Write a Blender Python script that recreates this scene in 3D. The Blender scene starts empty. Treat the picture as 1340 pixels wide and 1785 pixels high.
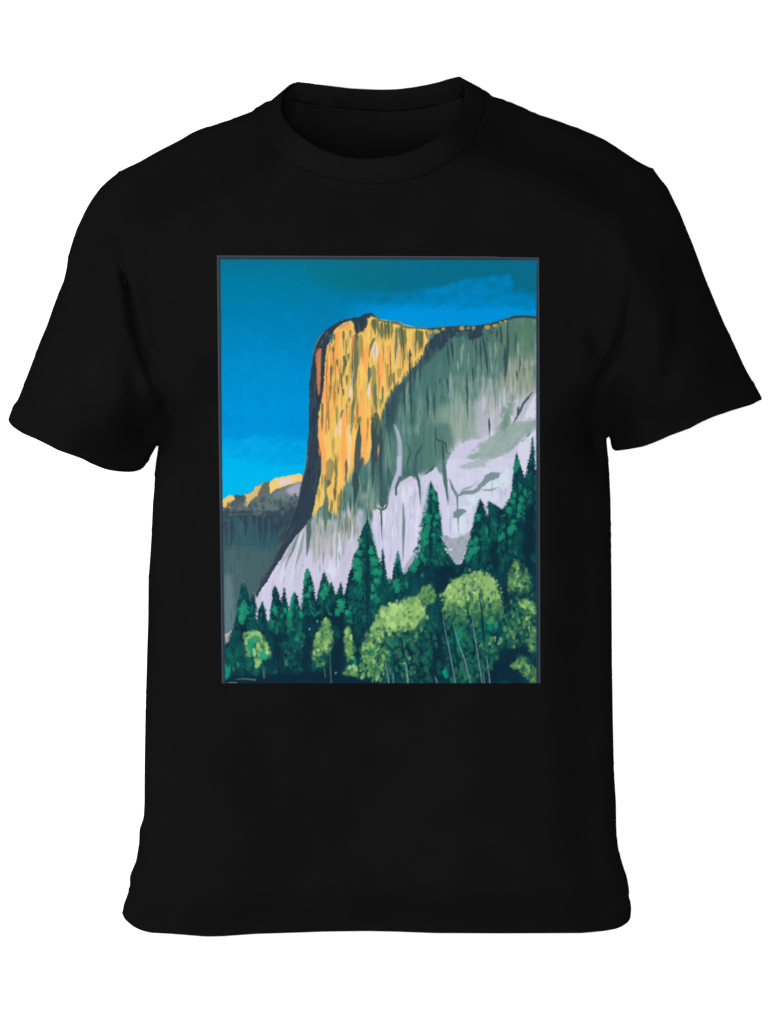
# T-shirt lying on a white studio table, seen from straight above
import bpy, bmesh, math, random
import numpy as np
from mathutils.geometry import delaunay_2d_cdt
from mathutils import Vector

# ---------------- camera, world, lights, exposure ----------------
scene = bpy.context.scene
S = 0.0007                      # metres per photograph pixel on the table plane
CX, CY = 670.0, 892.5
CAMH = 5.0
cam_d = bpy.data.cameras.new("camera"); cam = bpy.data.objects.new("camera", cam_d)
scene.collection.objects.link(cam)
cam.location = (0, 0, CAMH); cam.rotation_euler = (0, 0, 0)
cam_d.sensor_fit = 'VERTICAL'; cam_d.sensor_height = 36.0
cam_d.lens = 36.0*CAMH/(1785*S)
cam_d.clip_end = 100.0
scene.camera = cam

world = bpy.data.worlds.new("World"); scene.world = world; world.use_nodes = True
bg = world.node_tree.nodes['Background']
bg.inputs[0].default_value = (1, 1, 1, 1); bg.inputs[1].default_value = 0.2

def area(name, loc, target, size, power):
    l = bpy.data.lights.new(name, 'AREA'); l.energy = power; l.shape = 'RECTANGLE'
    l.size, l.size_y = size
    o = bpy.data.objects.new(name, l); scene.collection.objects.link(o)
    o.location = loc
    o.rotation_euler = (Vector(target)-Vector(loc)).to_track_quat('-Z', 'Y').to_euler()
    return o
area("overhead_softbox", (0.0, -0.3, 6.0), (0, 0, 0), (3.6, 3.6), 640)
area("key_softbox", (-2.6, 0.35, 1.75), (0.05, 0.15, 0), (0.9, 1.0), 92)
scene.view_settings.view_transform = 'Standard'
scene.view_settings.look = 'None'
scene.view_settings.gamma = 1.0
scene.view_settings.exposure = 0.0
scene.view_settings.use_curve_mapping = False
scene.render.engine = 'CYCLES'

FABC = 0.0030      # albedo of the black cotton
INK = 0.41         # the print's inks under this exposure
PSTEP = 1.0
# ---------------- helpers ----------------
def to3(px, py, z):
    """photograph-plane pixel and height -> true position (allowing for perspective)"""
    k = (CAMH-z)/CAMH
    return (px-CX)*S*k, (CY-py)*S*k, z
def resample(pts, step):
    P = np.array(pts, float); d = np.hypot(*(P[1:]-P[:-1]).T); s = np.concatenate([[0], np.cumsum(d)])
    n = max(2, int(round(s[-1]/step))+1); t = np.linspace(0, s[-1], n)
    return np.stack([np.interp(t, s, P[:, 0]), np.interp(t, s, P[:, 1])], 1)
def smooth(pts, step=3.0, it=3):
    """resample and round the corners of an open curve, ends fixed"""
    P = resample(pts, step)
    for _ in range(it):
        P[1:-1] = P[:-2]*.25+P[1:-1]*.5+P[2:]*.25
    return P
def dist_poly(X, Y, P, chunk=20000):
    """distance from points to a polyline"""
    out = np.full(X.size, 1e9); x = X.ravel(); y = Y.ravel()
    A = P[:-1]; D = P[1:]-A; L2 = (D**2).sum(1)+1e-9
    for c in range(0, x.size, chunk):
        xs = x[c:c+chunk, None]; ys = y[c:c+chunk, None]
        t = np.clip(((xs-A[:, 0])*D[:, 0]+(ys-A[:, 1])*D[:, 1])/L2, 0, 1)
        out[c:c+chunk] = np.sqrt(((xs-A[:, 0]-t*D[:, 0])**2+(ys-A[:, 1]-t*D[:, 1])**2).min(1))
    return out.reshape(X.shape)
def sstep(x, a, b):
    t = np.clip((x-a)/(b-a), 0, 1); return t*t*(3-2*t)
def link(name, verts, faces, mat, parent=None, smooth_=True):
    me = bpy.data.meshes.new(name)
    me.from_pydata([tuple(v) for v in verts], [], [tuple(f) for f in faces])
    me.update()
    if smooth_: me.polygons.foreach_set('use_smooth', [True]*len(me.polygons))
    me.materials.append(mat)
    o = bpy.data.objects.new(name, me); scene.collection.objects.link(o)
    if parent: o.parent = parent
    return o
def nt(name):
    m = bpy.data.materials.new(name); m.use_nodes = True
    n = m.node_tree; return m, n, n.nodes['Principled BSDF']

# ---------------- materials ----------------
def fabric_mat(name, c, wale=1.0):
    m, n, b = nt(name)
    tc = n.nodes.new('ShaderNodeTexCoord')
    no = n.nodes.new('ShaderNodeTexNoise'); no.inputs['Scale'].default_value = 9; no.inputs['Detail'].default_value = 5
    n.links.new(tc.outputs['Object'], no.inputs['Vector'])
    r = n.nodes.new('ShaderNodeValToRGB')
    r.color_ramp.elements[0].position = .3; r.color_ramp.elements[1].position = .7
    r.color_ramp.elements[0].color = (c*.88, c*.88, c*.90, 1); r.color_ramp.elements[1].color = (c*1.1, c*1.1, c*1.12, 1)
    n.links.new(no.outputs[0], r.inputs[0]); n.links.new(r.outputs[0], b.inputs['Base Color'])
    b.inputs['Roughness'].default_value = 1.0; b.inputs['Specular IOR Level'].default_value = 0.0
    # jersey knit: fine stitches plus a soft pucker
    mp = n.nodes.new('ShaderNodeMapping'); mp.inputs['Scale'].default_value = (1200, 800, 800)
    n.links.new(tc.outputs['Object'], mp.inputs[0])
    kn = n.nodes.new('ShaderNodeTexNoise'); kn.inputs['Scale'].default_value = 1; kn.inputs['Detail'].default_value = 1
    n.links.new(mp.outputs[0], kn.inputs['Vector'])
    bu = n.nodes.new('ShaderNodeBump'); bu.inputs['Strength'].default_value = .25*wale; bu.inputs['Distance'].default_value = .0009
    n.links.new(kn.outputs[0], bu.inputs['Height']); n.links.new(bu.outputs[0], b.inputs['Normal'])
    return m
M_FAB = fabric_mat('black_cotton', FABC)
M_RIB = fabric_mat('black_rib_knit', FABC*1.05)
m, n, b = nt('white_surface'); M_WHITE = m
no = n.nodes.new('ShaderNodeTexNoise'); no.inputs['Scale'].default_value = 3
r = n.nodes.new('ShaderNodeValToRGB'); r.color_ramp.elements[0].color = (.84, .84, .84, 1); r.color_ramp.elements[1].color = (.87, .87, .87, 1)
n.links.new(no.outputs[0], r.inputs[0]); n.links.new(r.outputs[0], b.inputs['Base Color'])
b.inputs['Roughness'].default_value = .9; b.inputs['Specular IOR Level'].default_value = .2
m, n, b = nt('print_ink'); M_INK = m
at = n.nodes.new('ShaderNodeAttribute'); at.attribute_name = 'ink'
n.links.new(at.outputs['Color'], b.inputs['Base Color'])
b.inputs['Roughness'].default_value = .9; b.inputs['Specular IOR Level'].default_value = 0.0

# ---------------- the setting ----------------
bm = bmesh.new(); bmesh.ops.create_grid(bm, x_segments=8, y_segments=8, size=4.0)
me = bpy.data.meshes.new('table_surface'); bm.to_mesh(me); bm.free(); me.materials.append(M_WHITE)
tb = bpy.data.objects.new('table_surface', me); scene.collection.objects.link(tb)
tb['kind'] = 'structure'; tb['label'] = 'plain white surface the T-shirt lies on'

# ---------- the painting printed on the chest, painted stroke by stroke in code ----------
PX0, PY0, PX1, PY1 = 376, 443, 944, 1194
SS = 1.0
CW, CH = int((PX1-PX0)*SS), int((PY1-PY0)*SS)
FR = {'q1': (370, 430, 4.4633), 'q2': (650, 430, 4.4633), 'q3': (370, 800, 4.4633), 'q4': (650, 800, 4.4633),
      'z5': (530, 530, 5.826), 'z6': (530, 740, 5.826), 'z7': (523, 523, 3.138), 'z8': (370, 906, 2.310), 'p': (0, 0, 1.0)}
def T(tag, pts):
    ox, oy, s = FR[tag]
    a = np.array(pts, float).reshape(-1, 2)
    return np.stack([(ox + a[:, 0]/s - PX0)*SS, (oy + a[:, 1]/s - PY0)*SS], 1)

_ng = np.random.RandomState(7)
_tab = _ng.rand(256, 256)
def vnoise(x, y):
    xi = np.floor(x).astype(int); yi = np.floor(y).astype(int)
    fx = x-xi; fy = y-yi
    fx = fx*fx*(3-2*fx); fy = fy*fy*(3-2*fy)
    g = lambda a, b: _tab[b & 255, a & 255]
    return (g(xi, yi)*(1-fx)+g(xi+1, yi)*fx)*(1-fy)+(g(xi, yi+1)*(1-fx)+g(xi+1, yi+1)*fx)*fy
def fbm(x, y, o=4):
    s = 0; a = 0.5; t = 0
    for i in range(o):
        s = s + a*vnoise(x*2**i+17.3*i, y*2**i+9.1*i); t += a; a *= 0.5
    return s/t
YY, XX = np.mgrid[0:CH, 0:CW].astype(float)
XX += 0.5; YY += 0.5
GX = XX/SS+PX0; GY = YY/SS+PY0          # photo-plane coordinates
IMG = np.zeros((CH, CW, 3))
col = lambda c: np.array(c, float)/255.0

def bbox(pts, m):
    x0 = max(0, int(pts[:, 0].min()-m)); x1 = min(CW, int(pts[:, 0].max()+m)+1)
    y0 = max(0, int(pts[:, 1].min()-m)); y1 = min(CH, int(pts[:, 1].max()+m)+1)
    return x0, x1, y0, y1
def inside(px, py, P):
    c = np.zeros(px.shape, bool)
    n = len(P)
    for i in range(n):
        xa, ya = P[i]; xb, yb = P[(i+1) % n]
        if ya == yb: continue
        k = ((ya > py) != (yb > py)) & (px < (xb-xa)*(py-ya)/(yb-ya)+xa)
        c ^= k
    return c
def blur(m, r):
    r = int(round(r))
    if r < 1: return m
    for ax in (0, 1):
        for _ in range(2):
            c = np.cumsum(np.pad(m, [(r+1, r) if a == ax else (0, 0) for a in (0, 1)], mode='edge'), axis=ax)
            n = m.shape[ax]
            m = (np.take(c, range(2*r+1, 2*r+1+n), ax)-np.take(c, range(0, n), ax))/(2*r+1)
    return m
def comp(x0, x1, y0, y1, m, c, a=1.0):
    m = (m*a)[..., None]
    IMG[y0:y1, x0:x1] = IMG[y0:y1, x0:x1]*(1-m)+c*m
def mask_poly(pts, rough=0.0, soft=0.0, fr=0.25, ymul=1.0):
    mg = 4+rough*2+soft*4
    x0, x1, y0, y1 = bbox(pts, mg)
    if x1 <= x0 or y1 <= y0: return None
    X = XX[y0:y1, x0:x1]; Y = YY[y0:y1, x0:x1]
    if rough:
        X = X+(fbm(X*fr, Y*fr*ymul, 3)-.5)*4*rough; Y = Y+(fbm(X*fr+50, Y*fr*ymul+50, 3)-.5)*4*rough
    m = 0
    for dx in (-.25, .25):
        for dy in (-.25, .25):
            m = m+inside(X+dx, Y+dy, pts)
    m = m/4.0
    if soft: m = blur(m, soft)
    return x0, x1, y0, y1, m
def poly(tag, pts, c, a=1.0, rough=0.6, soft=0.0, fr=0.25, dry=0.0, ymul=1.0, dscale=(.35, .05)):
    P = T(tag, pts); r = mask_poly(P, rough, soft, fr, ymul)
    if r is None: return
    x0, x1, y0, y1, m = r
    if dry:
        n = fbm(XX[y0:y1, x0:x1]*dscale[0]+3, YY[y0:y1, x0:x1]*dscale[1], 3)
        m = m*np.clip((n-dry*.62)*8+.5, 0, 1)
    comp(x0, x1, y0, y1, m, col(c), a)
def stroke(tag, pts, w, c, a=1.0, taper=(1, 1), dry=0.0, soft=1.0, wob=0.6):
    """w: full width in photo pixels at the middle"""
    P = T(tag, pts); w = w*SS/2
    x0, x1, y0, y1 = bbox(P, w+3)
    if x1 <= x0 or y1 <= y0: return
    X = XX[y0:y1, x0:x1]; Y = YY[y0:y1, x0:x1]
    X = X+(fbm(X*.3, Y*.12, 2)-.5)*wob*2
    L = np.hypot(*(P[1:]-P[:-1]).T); S = np.concatenate([[0], np.cumsum(L)]); tot = S[-1]+1e-6
    best = np.full(X.shape, -1e9)
    for i in range(len(L)):
        d = P[i+1]-P[i]; t = np.clip(((X-P[i, 0])*d[0]+(Y-P[i, 1])*d[1])/(L[i]**2+1e-9), 0, 1)
        dist = np.hypot(X-P[i, 0]-t*d[0], Y-P[i, 1]-t*d[1])
        u = (S[i]+t*L[i])/tot
        ww = w*np.clip(u/(.5*taper[0]+1e-6), 0, 1)**.55*np.clip((1-u)/(.6*taper[1]+1e-6), 0, 1)**.8 if (taper[0] or taper[1]) else w
        best = np.maximum(best, ww-dist)
    m = np.clip(best/soft+.5, 0, 1)
    if dry:
        n = fbm(X*.6+9, Y*.12, 3); m = m*np.clip((n-dry*.62)*7+.5, 0, 1)
    comp(x0, x1, y0, y1, m, col(c), a)
def dab(x, y, rx, ry, ang, c, a=1.0, rough=0.35):
    R = max(rx, ry)*1.4+2
    x0, x1, y0, y1 = max(0, int(x-R)), min(CW, int(x+R)+1), max(0, int(y-R)), min(CH, int(y+R)+1)
    if x1 <= x0 or y1 <= y0: return
    X = XX[y0:y1, x0:x1]-x; Y = YY[y0:y1, x0:x1]-y
    ca, sa = math.cos(ang), math.sin(ang)
    u = (X*ca+Y*sa)/rx; v = (-X*sa+Y*ca)/ry
    d = np.sqrt(u*u+v*v)+(vnoise(XX[y0:y1, x0:x1]*.33, YY[y0:y1, x0:x1]*.33)-.5)*rough*1.6
    comp(x0, x1, y0, y1, np.clip((1-d)*min(rx, ry)+.5, 0, 1), c, a)
def dabs(tag, pts, n, size, cols, seed, aspect=(1, 1.8), ang=(-.4, .4), a=(.7, 1.0), rough=.35, vert=True):
    """n dabs strewn through a polygon; cols: list of (colour, weight)"""
    P = T(tag, pts); rg = random.Random(seed)
    x0, x1, y0, y1 = P[:, 0].min(), P[:, 0].max(), P[:, 1].min(), P[:, 1].max()
    k = 0; tries = 0
    cs = [c for c, w in cols]; ws = [w for c, w in cols]
    while k < n and tries < n*30:
        tries += 1
        x = rg.uniform(x0, x1); y = rg.uniform(y0, y1)
        if not inside(np.array([x]), np.array([y]), P)[0]: continue
        k += 1
        s = rg.uniform(*size)*SS; asp = rg.uniform(*aspect)
        c = col(rg.choices(cs, ws)[0])+rg.uniform(-.02, .02)
        if vert: dab(x, y, s, s*asp, rg.uniform(*ang), c, rg.uniform(*a), rough)
        else: dab(x, y, s*asp, s, rg.uniform(*ang), c, rg.uniform(*a), rough)
def streaks(tag, pts, n, ln, w, cols, seed, a=(.3, .8), slant=0.0, dry=.4):
    """n thin vertical brush marks within a polygon"""
    P = T(tag, pts); rg = random.Random(seed)
    x0, x1, y0, y1 = P[:, 0].min(), P[:, 0].max(), P[:, 1].min(), P[:, 1].max()
    k = 0; tries = 0
    while k < n and tries < n*30:
        tries += 1
        x = rg.uniform(x0, x1); y = rg.uniform(y0, y1); L = rg.uniform(*ln)*SS
        if not inside(np.array([x, x+slant*L]), np.array([y, y+L]), P).all(): continue
        k += 1
        px = x/SS+PX0; py = y/SS+PY0; L /= SS
        j = rg.uniform(-.03, .03)*L
        stroke('p', [(px, py), (px+slant*L*.5+j, py+L*.5), (px+slant*L, py+L)], rg.uniform(*w), rg.choice(cols), rg.uniform(*a), dry=dry if rg.random() < .5 else 0)

def sm(x, a, b):
    t = np.clip((x-a)/(b-a+1e-9), 0, 1); return t*t*(3-2*t)
def ramp(t, stops):
    t = np.asarray(t); out = np.zeros(t.shape+(3,))
    ps = [s[0] for s in stops]
    for k in range(3): out[..., k] = np.interp(t, ps, [s[1][k]/255. for s in stops])
    return out

NAVY = (46, 61, 76); SLATE = (58, 84, 92); GRN = (86, 128, 120); GRN2 = (70, 114, 110); PALE = (118, 153, 138)
YEL = (243, 200, 104); ORG = (255, 172, 92); BRN = (208, 130, 62); OLV = (112, 122, 84); LAV = (208, 205, 232); WHT = (221, 222, 242)
GRY = (160, 178, 176); PINK = (240, 216, 208)

def paint():
    global IMG
    # ---- sky
    n1 = fbm(GX*.02, GY*.03, 4)-.5; n2 = fbm(GX*.12, GY*.16, 4)-.5
    t = GY+n1*26+n2*22
    left = ramp(t, [(440, (12, 112, 142)), (492, (2, 122, 160)), (560, (2, 126, 178)), (640, (2, 138, 200)), (700, (0, 146, 214)), (765, (0, 148, 220)), (772, (0, 160, 226)), (800, (0, 170, 232)), (812, (0, 180, 236)), (900, (0, 184, 238))])
    right = ramp(t, [(440, (10, 110, 142)), (500, (10, 110, 140)), (520, (4, 122, 172)), (534, (0, 140, 206)), (545, (0, 148, 222)), (620, (0, 148, 222))])
    k = sm(GX+n1*60, 560, 690)[..., None]
    IMG[:] = left*(1-k)+right*k
    # teal wash in the upper middle, cloud streak upper right
    poly('q1', [(760, 130), (1339, 100), (1339, 330), (1100, 360), (850, 330), (740, 230)], (12, 112, 128), .55, rough=3, soft=9)
    poly('q2', [(0, 105), (190, 105), (200, 420), (0, 440)], (12, 112, 130), .35, rough=3, soft=9)
    for (pt, a) in (([(380, 400), (400, 345), (560, 320), (620, 285), (730, 260), (960, 230), (1070, 225), (1075, 330), (980, 370), (1270, 380), (1270, 470), (700, 480), (400, 470)], .75),
                    ([(0, 440), (350, 440), (480, 470), (1270, 470), (1270, 540), (900, 590), (500, 620), (300, 620), (0, 520)], .0),
                    ([(0, 350), (110, 360), (60, 400), (0, 400)], .6)):
        poly('q2', pt, (0, 132, 190), a*.8, rough=3.2, soft=3, fr=.12)
    poly('q2', [(560, 350), (800, 300), (900, 420), (600, 440)], (0, 142, 208), .5, rough=3.5, soft=4, fr=.15)
    poly('q2', [(0, 470), (300, 450), (600, 470), (1270, 475), (1270, 540), (1000, 590), (560, 615), (320, 630), (0, 530)], (0, 149, 222), .9, rough=2.0, soft=3, fr=.15)
    poly('q1', [(1180, 420), (1339, 410), (1339, 450), (1180, 440)], (6, 112, 150), .6, rough=3, soft=4)
    poly('q1', [(600, 930), (760, 900), (740, 1480), (560, 1480), (600, 1200)], (0, 144, 214), .4, rough=4, soft=7, fr=.1)
    poly('q1', [(140, 1530), (300, 1500), (500, 1510), (700, 1500), (740, 1560), (700, 1660), (300, 1650), (130, 1620)], (0, 168, 230), .55, rough=3.5, soft=3, fr=.12)
    # faint brush mottling of the sky at the left side
    m = sm(fbm(GX*.16+5, GY*.10, 4), .52, .64)*sm(GX, 470, 395)*sm(GY, 560, 620)*sm(GY, 780, 740)*.15
    IMG[:] = IMG*(1-m[..., None])+col((4, 128, 184))*m[..., None]
    dabs('q2', [(400, 400), (420, 340), (620, 290), (760, 250), (1070, 228), (1075, 320), (950, 370), (1268, 385), (1268, 470), (400, 475)], 200, (2, 6), [((0, 134, 196), 3), ((0, 142, 208), 2), ((6, 122, 170), 2.5)], 110, aspect=(1.3, 3), ang=(-.5, .1), a=(.12, .4), rough=.6, vert=False)
    dabs('q2', [(0, 340), (400, 330), (400, 480), (0, 500)], 60, (2, 6), [((0, 134, 196), 3), ((6, 122, 160), 2.5)], 111, aspect=(1.3, 3), ang=(-.4, .2), a=(.1, .3), rough=.6, vert=False)
    dabs('q1', [(120, 1520), (320, 1480), (735, 1480), (725, 1680), (120, 1660)], 190, (2, 6), [((10, 172, 234), 3), ((0, 160, 224), 3), ((0, 150, 216), 1.5)], 112, aspect=(1.2, 3), ang=(-.5, .1), a=(.12, .42), rough=.6, vert=False)
    dabs('q1', [(70, 600), (740, 500), (760, 1450), (75, 1450)], 220, (3, 8), [((0, 140, 206), 2), ((0, 132, 190), 2), ((0, 146, 216), 2)], 113, aspect=(1, 2), a=(.05, .16), rough=.6)
    # ---- far ridge, left
    FAR = [(500, 1800), (70, 1800), (78, 320), (120, 285), (165, 290), (190, 278), (240, 288), (265, 264), (310, 258), (330, 220), (390, 182), (440, 184), (490, 148), (560, 138), (620, 126), (670, 113), (705, 125), (760, 300), (600, 1100), (340, 1200)]
    poly('q3', FAR, (58, 92, 100), rough=.8)
    poly('q3', [(300, 1100), (600, 1000), (600, 1400), (300, 1400)], (200, 198, 222), rough=.5)
    poly('q3', [(75, 400), (380, 380), (700, 300), (700, 460), (560, 620), (500, 660), (440, 470), (250, 450), (75, 460)], (54, 72, 86), .9, rough=2, soft=2)
    poly('q3', [(75, 330), (120, 300), (200, 300), (300, 275), (400, 190), (480, 165), (700, 140), (720, 260), (640, 330), (500, 400), (300, 400), (75, 410)], (98, 116, 116), .95, rough=1.5, soft=1)
    poly('q3', [(78, 318), (120, 284), (165, 290), (175, 310), (150, 330), (140, 385), (110, 385), (80, 375)], (232, 196, 110), rough=.8)
    poly('q3', [(190, 278), (240, 285), (250, 310), (240, 350), (190, 350), (165, 320)], (74, 88, 92), rough=1.2, a=.9)
    poly('q3', [(250, 275), (310, 258), (340, 215), (400, 182), (380, 230), (350, 290), (310, 310), (270, 375), (250, 360), (265, 310)], (216, 184, 116), rough=1)
    poly('q3', [(385, 200), (430, 182), (470, 190), (440, 260), (380, 290), (350, 290)], (100, 108, 96), rough=1.2, soft=1)
    poly('q3', [(440, 190), (490, 146), (560, 138), (620, 126), (675, 113), (705, 130), (700, 175), (610, 195), (560, 215), (490, 235), (450, 275), (445, 230)], (240, 204, 120), rough=.8)
    poly('q3', [(505, 190), (520, 160), (600, 150), (640, 150), (600, 190), (540, 210)], (226, 208, 208), rough=1, soft=1)
    poly('q3', [(560, 250), (620, 205), (690, 180), (690, 290), (620, 290), (580, 270)], (184, 176, 204), a=.85, rough=1.2, soft=2)
    poly('q3', [(480, 260), (560, 230), (600, 290), (560, 340), (480, 330)], (120, 134, 138), a=.7, rough=1.6, soft=2)
    dabs('q3', [(80, 350), (680, 280), (660, 400), (400, 460), (80, 430)], 90, (2, 5), [((66, 84, 94), 3), ((104, 120, 122), 2), ((54, 66, 80), 2)], 3, a=(.25, .6))
    poly('q3', [(75, 700), (480, 720), (400, 980), (330, 1080), (280, 1060), (180, 1300), (80, 1420)], (74, 100, 104), .85, rough=3, soft=5)
    poly('q3', [(90, 900), (150, 900), (180, 1250), (110, 1440), (80, 1420)], (98, 128, 136), .8, rough=2, soft=3)
    poly('q3', [(180, 440), (480, 460), (560, 560), (480, 700), (180, 690), (140, 560)], (52, 90, 100), .8, rough=2, soft=2)
    for s in ([(210, 430), (225, 470), (230, 480)], [(255, 440), (262, 520), (255, 600)], [(325, 440), (330, 520)], [(368, 440), (372, 560), (375, 650)], [(415, 440), (412, 560), (400, 660)], [(455, 440), (470, 520), (460, 640)], [(150, 470), (155, 620), (130, 700)], [(500, 500), (500, 600)], [(540, 470), (520, 560)], [(100, 480), (110, 700)]):
        stroke('q3', s, 7, (48, 62, 78), .8, taper=(.2, 1), soft=2.5, wob=1)
    stroke('q3', [(90, 680), (250, 690), (420, 680)], 3, (92, 120, 126), .35, soft=2)
    stroke('q3', [(90, 428), (200, 432), (380, 425)], 2, (120, 136, 140), .4, soft=1.5)
    streaks('q3', [(80, 460), (560, 460), (380, 1000), (160, 1300), (80, 1400)], 60, (12, 50), (1.5, 5), [(50, 70, 84), (84, 108, 112), (60, 96, 104)], 4, a=(.15, .45))
    g = sm(fbm(GX*.5, GY*.5, 3), .55, .7)*inside(XX, YY, T('q3', FAR))*.08*sm(GY, 950, 970)
    IMG[:] = IMG*(1-g[..., None])+col((120, 140, 140))*g[..., None]
    poly('q3', [(100, 1400), (100, 1365), (140, 1345), (150, 1330), (140, 1380), (120, 1430), (105, 1440)], (212, 190, 180), .85, rough=.8)
    # ---- main wall: base
    TOP = [(0, 536), (60, 565), (130, 575), (200, 583), (225, 595), (260, 615), (320, 630), (400, 635), (470, 632), (560, 613), (620, 621), (700, 619), (800, 617), (900, 600), (980, 578), (1040, 555), (1100, 540), (1190, 540), (1285, 548)]
    LEFT = [(1220, 519), (1180, 530), (1140, 551), (1100, 552), (1060, 560), (1000, 575), (940, 608), (880, 652), (830, 712), (795, 780), (778, 870), (765, 980), (754, 1080), (756, 1200), (750, 1330), (752, 1450), (742, 1560), (738, 1650), (715, 1785)]
    LOW = [(740, 0), (722, 90), (700, 170), (680, 260), (664, 340), (625, 430), (585, 500), (560, 570), (525, 670), (470, 800), (400, 920), (335, 1040), (345, 1180), (500, 1500)]
    W = np.concatenate([T('q1', LEFT), T('q3', LOW[1:]), T('q4', [(0, 1500), (1290, 1500), (1290, 0)]), T('q2', TOP)[::-1]])
    x0, x1, y0, y1, wm = mask_poly(W, .7, 0, .3)
    full = np.zeros((CH, CW)); full[y0:y1, x0:x1] = wm
    vs = fbm(GX*.10, GY*.012, 3)-.5; vf = fbm(GX*.35+4, GY*.03+7, 3)-.5; bl = fbm(GX*.05+30, GY*.04, 4)-.5
    gr = ramp(np.clip(.5+vs*1.3+vf*.7+bl*.9, 0, 1), [(0, (64, 102, 104)), (.35, (76, 120, 116)), (.55, (88, 130, 122)), (.8, (104, 142, 130)), (1, (128, 158, 140))])
    wh = ramp(np.clip(.5+vs*1.6+vf*.9+bl*.5, 0, 1), [(0, (190, 186, 216)), (.35, (206, 203, 232)), (.6, (214, 212, 238)), (1, (224, 228, 246))])
    yb = np.interp(GX, [450, 500, 528, 560, 600, 650, 658, 684, 700, 715, 735, 752, 762, 780, 800, 830, 860, 900, 936], [1000, 975, 955, 940, 925, 905, 884, 884, 848, 832, 825, 824, 815, 772, 752, 728, 700, 674, 655])
    bw = np.interp(GX, [500, 640, 655, 700, 765, 785, 936], [42, 42, 5, 5, 6, 55, 80])
    mid = np.interp(GX, [500, 640, 655, 936], [(0), 0, 0, 0])
    nk = np.interp(GX, [640, 765, 790, 936], [2.2, 2.2, .95, .9])
    tt = np.clip(((GY-yb)+(vs*1.1+vf*1.0)*bw*nk+bl*bw*.9)/bw*.5+.5, 0, 1)[..., None]
    mg = ramp(np.clip(.5+vf*1.5, 0, 1), [(0, (150, 165, 160)), (1, (190, 188, 186))])
    wall = np.where(tt < .5, gr*(1-tt*2)+mg*tt*2, mg*(2-tt*2)+wh*(tt*2-1))
    IMG[:] = IMG*(1-full[..., None])+wall*full[..., None]
    # shaded right wall: darker top, olive right edge, pale streaks
    poly('q2', [(440, 700), (520, 650), (850, 640), (1040, 600), (1050, 1050), (900, 1000), (640, 1000), (520, 1050), (380, 1150), (300, 1250), (330, 1000), (430, 820)], (72, 116, 112), .65, rough=3, soft=5)
    poly('q2', [(900, 640), (1100, 570), (1270, 580), (1270, 1100), (1150, 1020), (1080, 880), (960, 900)], (88, 126, 104), .75, rough=3, soft=6)
    poly('q2', [(1080, 860), (1270, 840), (1270, 1150), (1160, 1150), (960, 1150), (1000, 1000)], (150, 160, 138), .75, rough=3, soft=5, dry=.4)
    poly('q2', [(1150, 880), (1265, 880), (1265, 930), (1160, 940)], (176, 178, 164), .6, rough=2, soft=2)
    streaks('q2', [(600, 750), (1270, 620), (1270, 1300), (1150, 1200), (800, 1500), (650, 1550), (520, 1500), (540, 1100)], 150, (14, 60), (1.5, 6), [(126, 158, 142), (150, 170, 154), (70, 112, 110), (90, 130, 120), (196, 196, 206)], 11, a=(.25, .6))
    streaks('q2', [(300, 1150), (640, 900), (640, 1600), (460, 1785), (30, 1785), (80, 1400)], 90, (16, 60), (1.5, 6), [(126, 158, 142), (70, 112, 110), (100, 140, 128), (64, 100, 104)], 12, a=(.2, .5))
    streaks('q2', [(640, 1200), (1100, 1000), (1150, 1300), (900, 1500), (660, 1560)], 60, (16, 50), (2, 6), [LAV, (190, 196, 200), (120, 152, 144), (210, 206, 226)], 13, a=(.35, .7))
    poly('q2', [(100, 1240), (160, 1120), (250, 1020), (330, 920), (400, 850), (430, 780), (470, 740), (560, 760), (450, 880), (300, 1020), (210, 1160), (180, 1350), (120, 1460), (95, 1400)], (54, 82, 90), .8, rough=1.6, soft=2)
    poly('z7', [(740, 600), (860, 540), (960, 560), (1010, 640), (1000, 740), (960, 760), (860, 780), (800, 800), (780, 760), (740, 700)], (142, 166, 154), .7, rough=3, soft=5)
    poly('z7', [(860, 420), (1000, 440), (960, 560), (880, 560), (850, 500)], (100, 138, 126), .5, rough=3, soft=5)
    poly('z7', [(960, 560), (1010, 540), (1010, 760), (960, 750)], (196, 196, 216), .6, rough=2.5, soft=2)
    poly('z7', [(1010, 640), (1100, 580), (1090, 680), (1020, 740)], (198, 196, 214), .6, rough=2.5, soft=3)
    streaks('z7', [(500, 620), (740, 560), (740, 680), (700, 900), (440, 1100), (400, 1100), (440, 760)], 80, (10, 30), (1.2, 3.5), [(70, 104, 104), (60, 92, 96), (112, 148, 136), (96, 134, 124)], 93, a=(.4, .8), dry=.2)
    poly('q2', [(430, 1390), (590, 1370), (620, 1500), (600, 1640), (560, 1785), (400, 1785), (250, 1700), (300, 1500)], (78, 120, 114), .7, rough=2, soft=3)
    stroke('q2', [(165, 1380), (190, 1440), (208, 1530), (212, 1640), (205, 1785)], 7, (174, 182, 206), .95, taper=(.5, 0), dry=.25, soft=1.5)
    stroke('q4', [(205, -20), (200, 90), (175, 160), (150, 230), (110, 330)], 7, (192, 192, 222), .95, taper=(0, .6), dry=.1, soft=1.5)
    for s, w in (([(1, 1340), (15, 1500), (60, 1785)], 14), ([(60, 1440), (40, 1600), (50, 1785)], 9)):
        stroke('q2', s, w, (56, 80, 88), .8, taper=(.6, 0), dry=.3, soft=2)
    streaks('q4', [(0, -300), (140, -300), (130, 200), (60, 380), (0, 370)], 26, (20, 60), (2, 5), [(62, 90, 92), (80, 118, 112), (110, 142, 130)], 15, a=(.4, .8))
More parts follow.
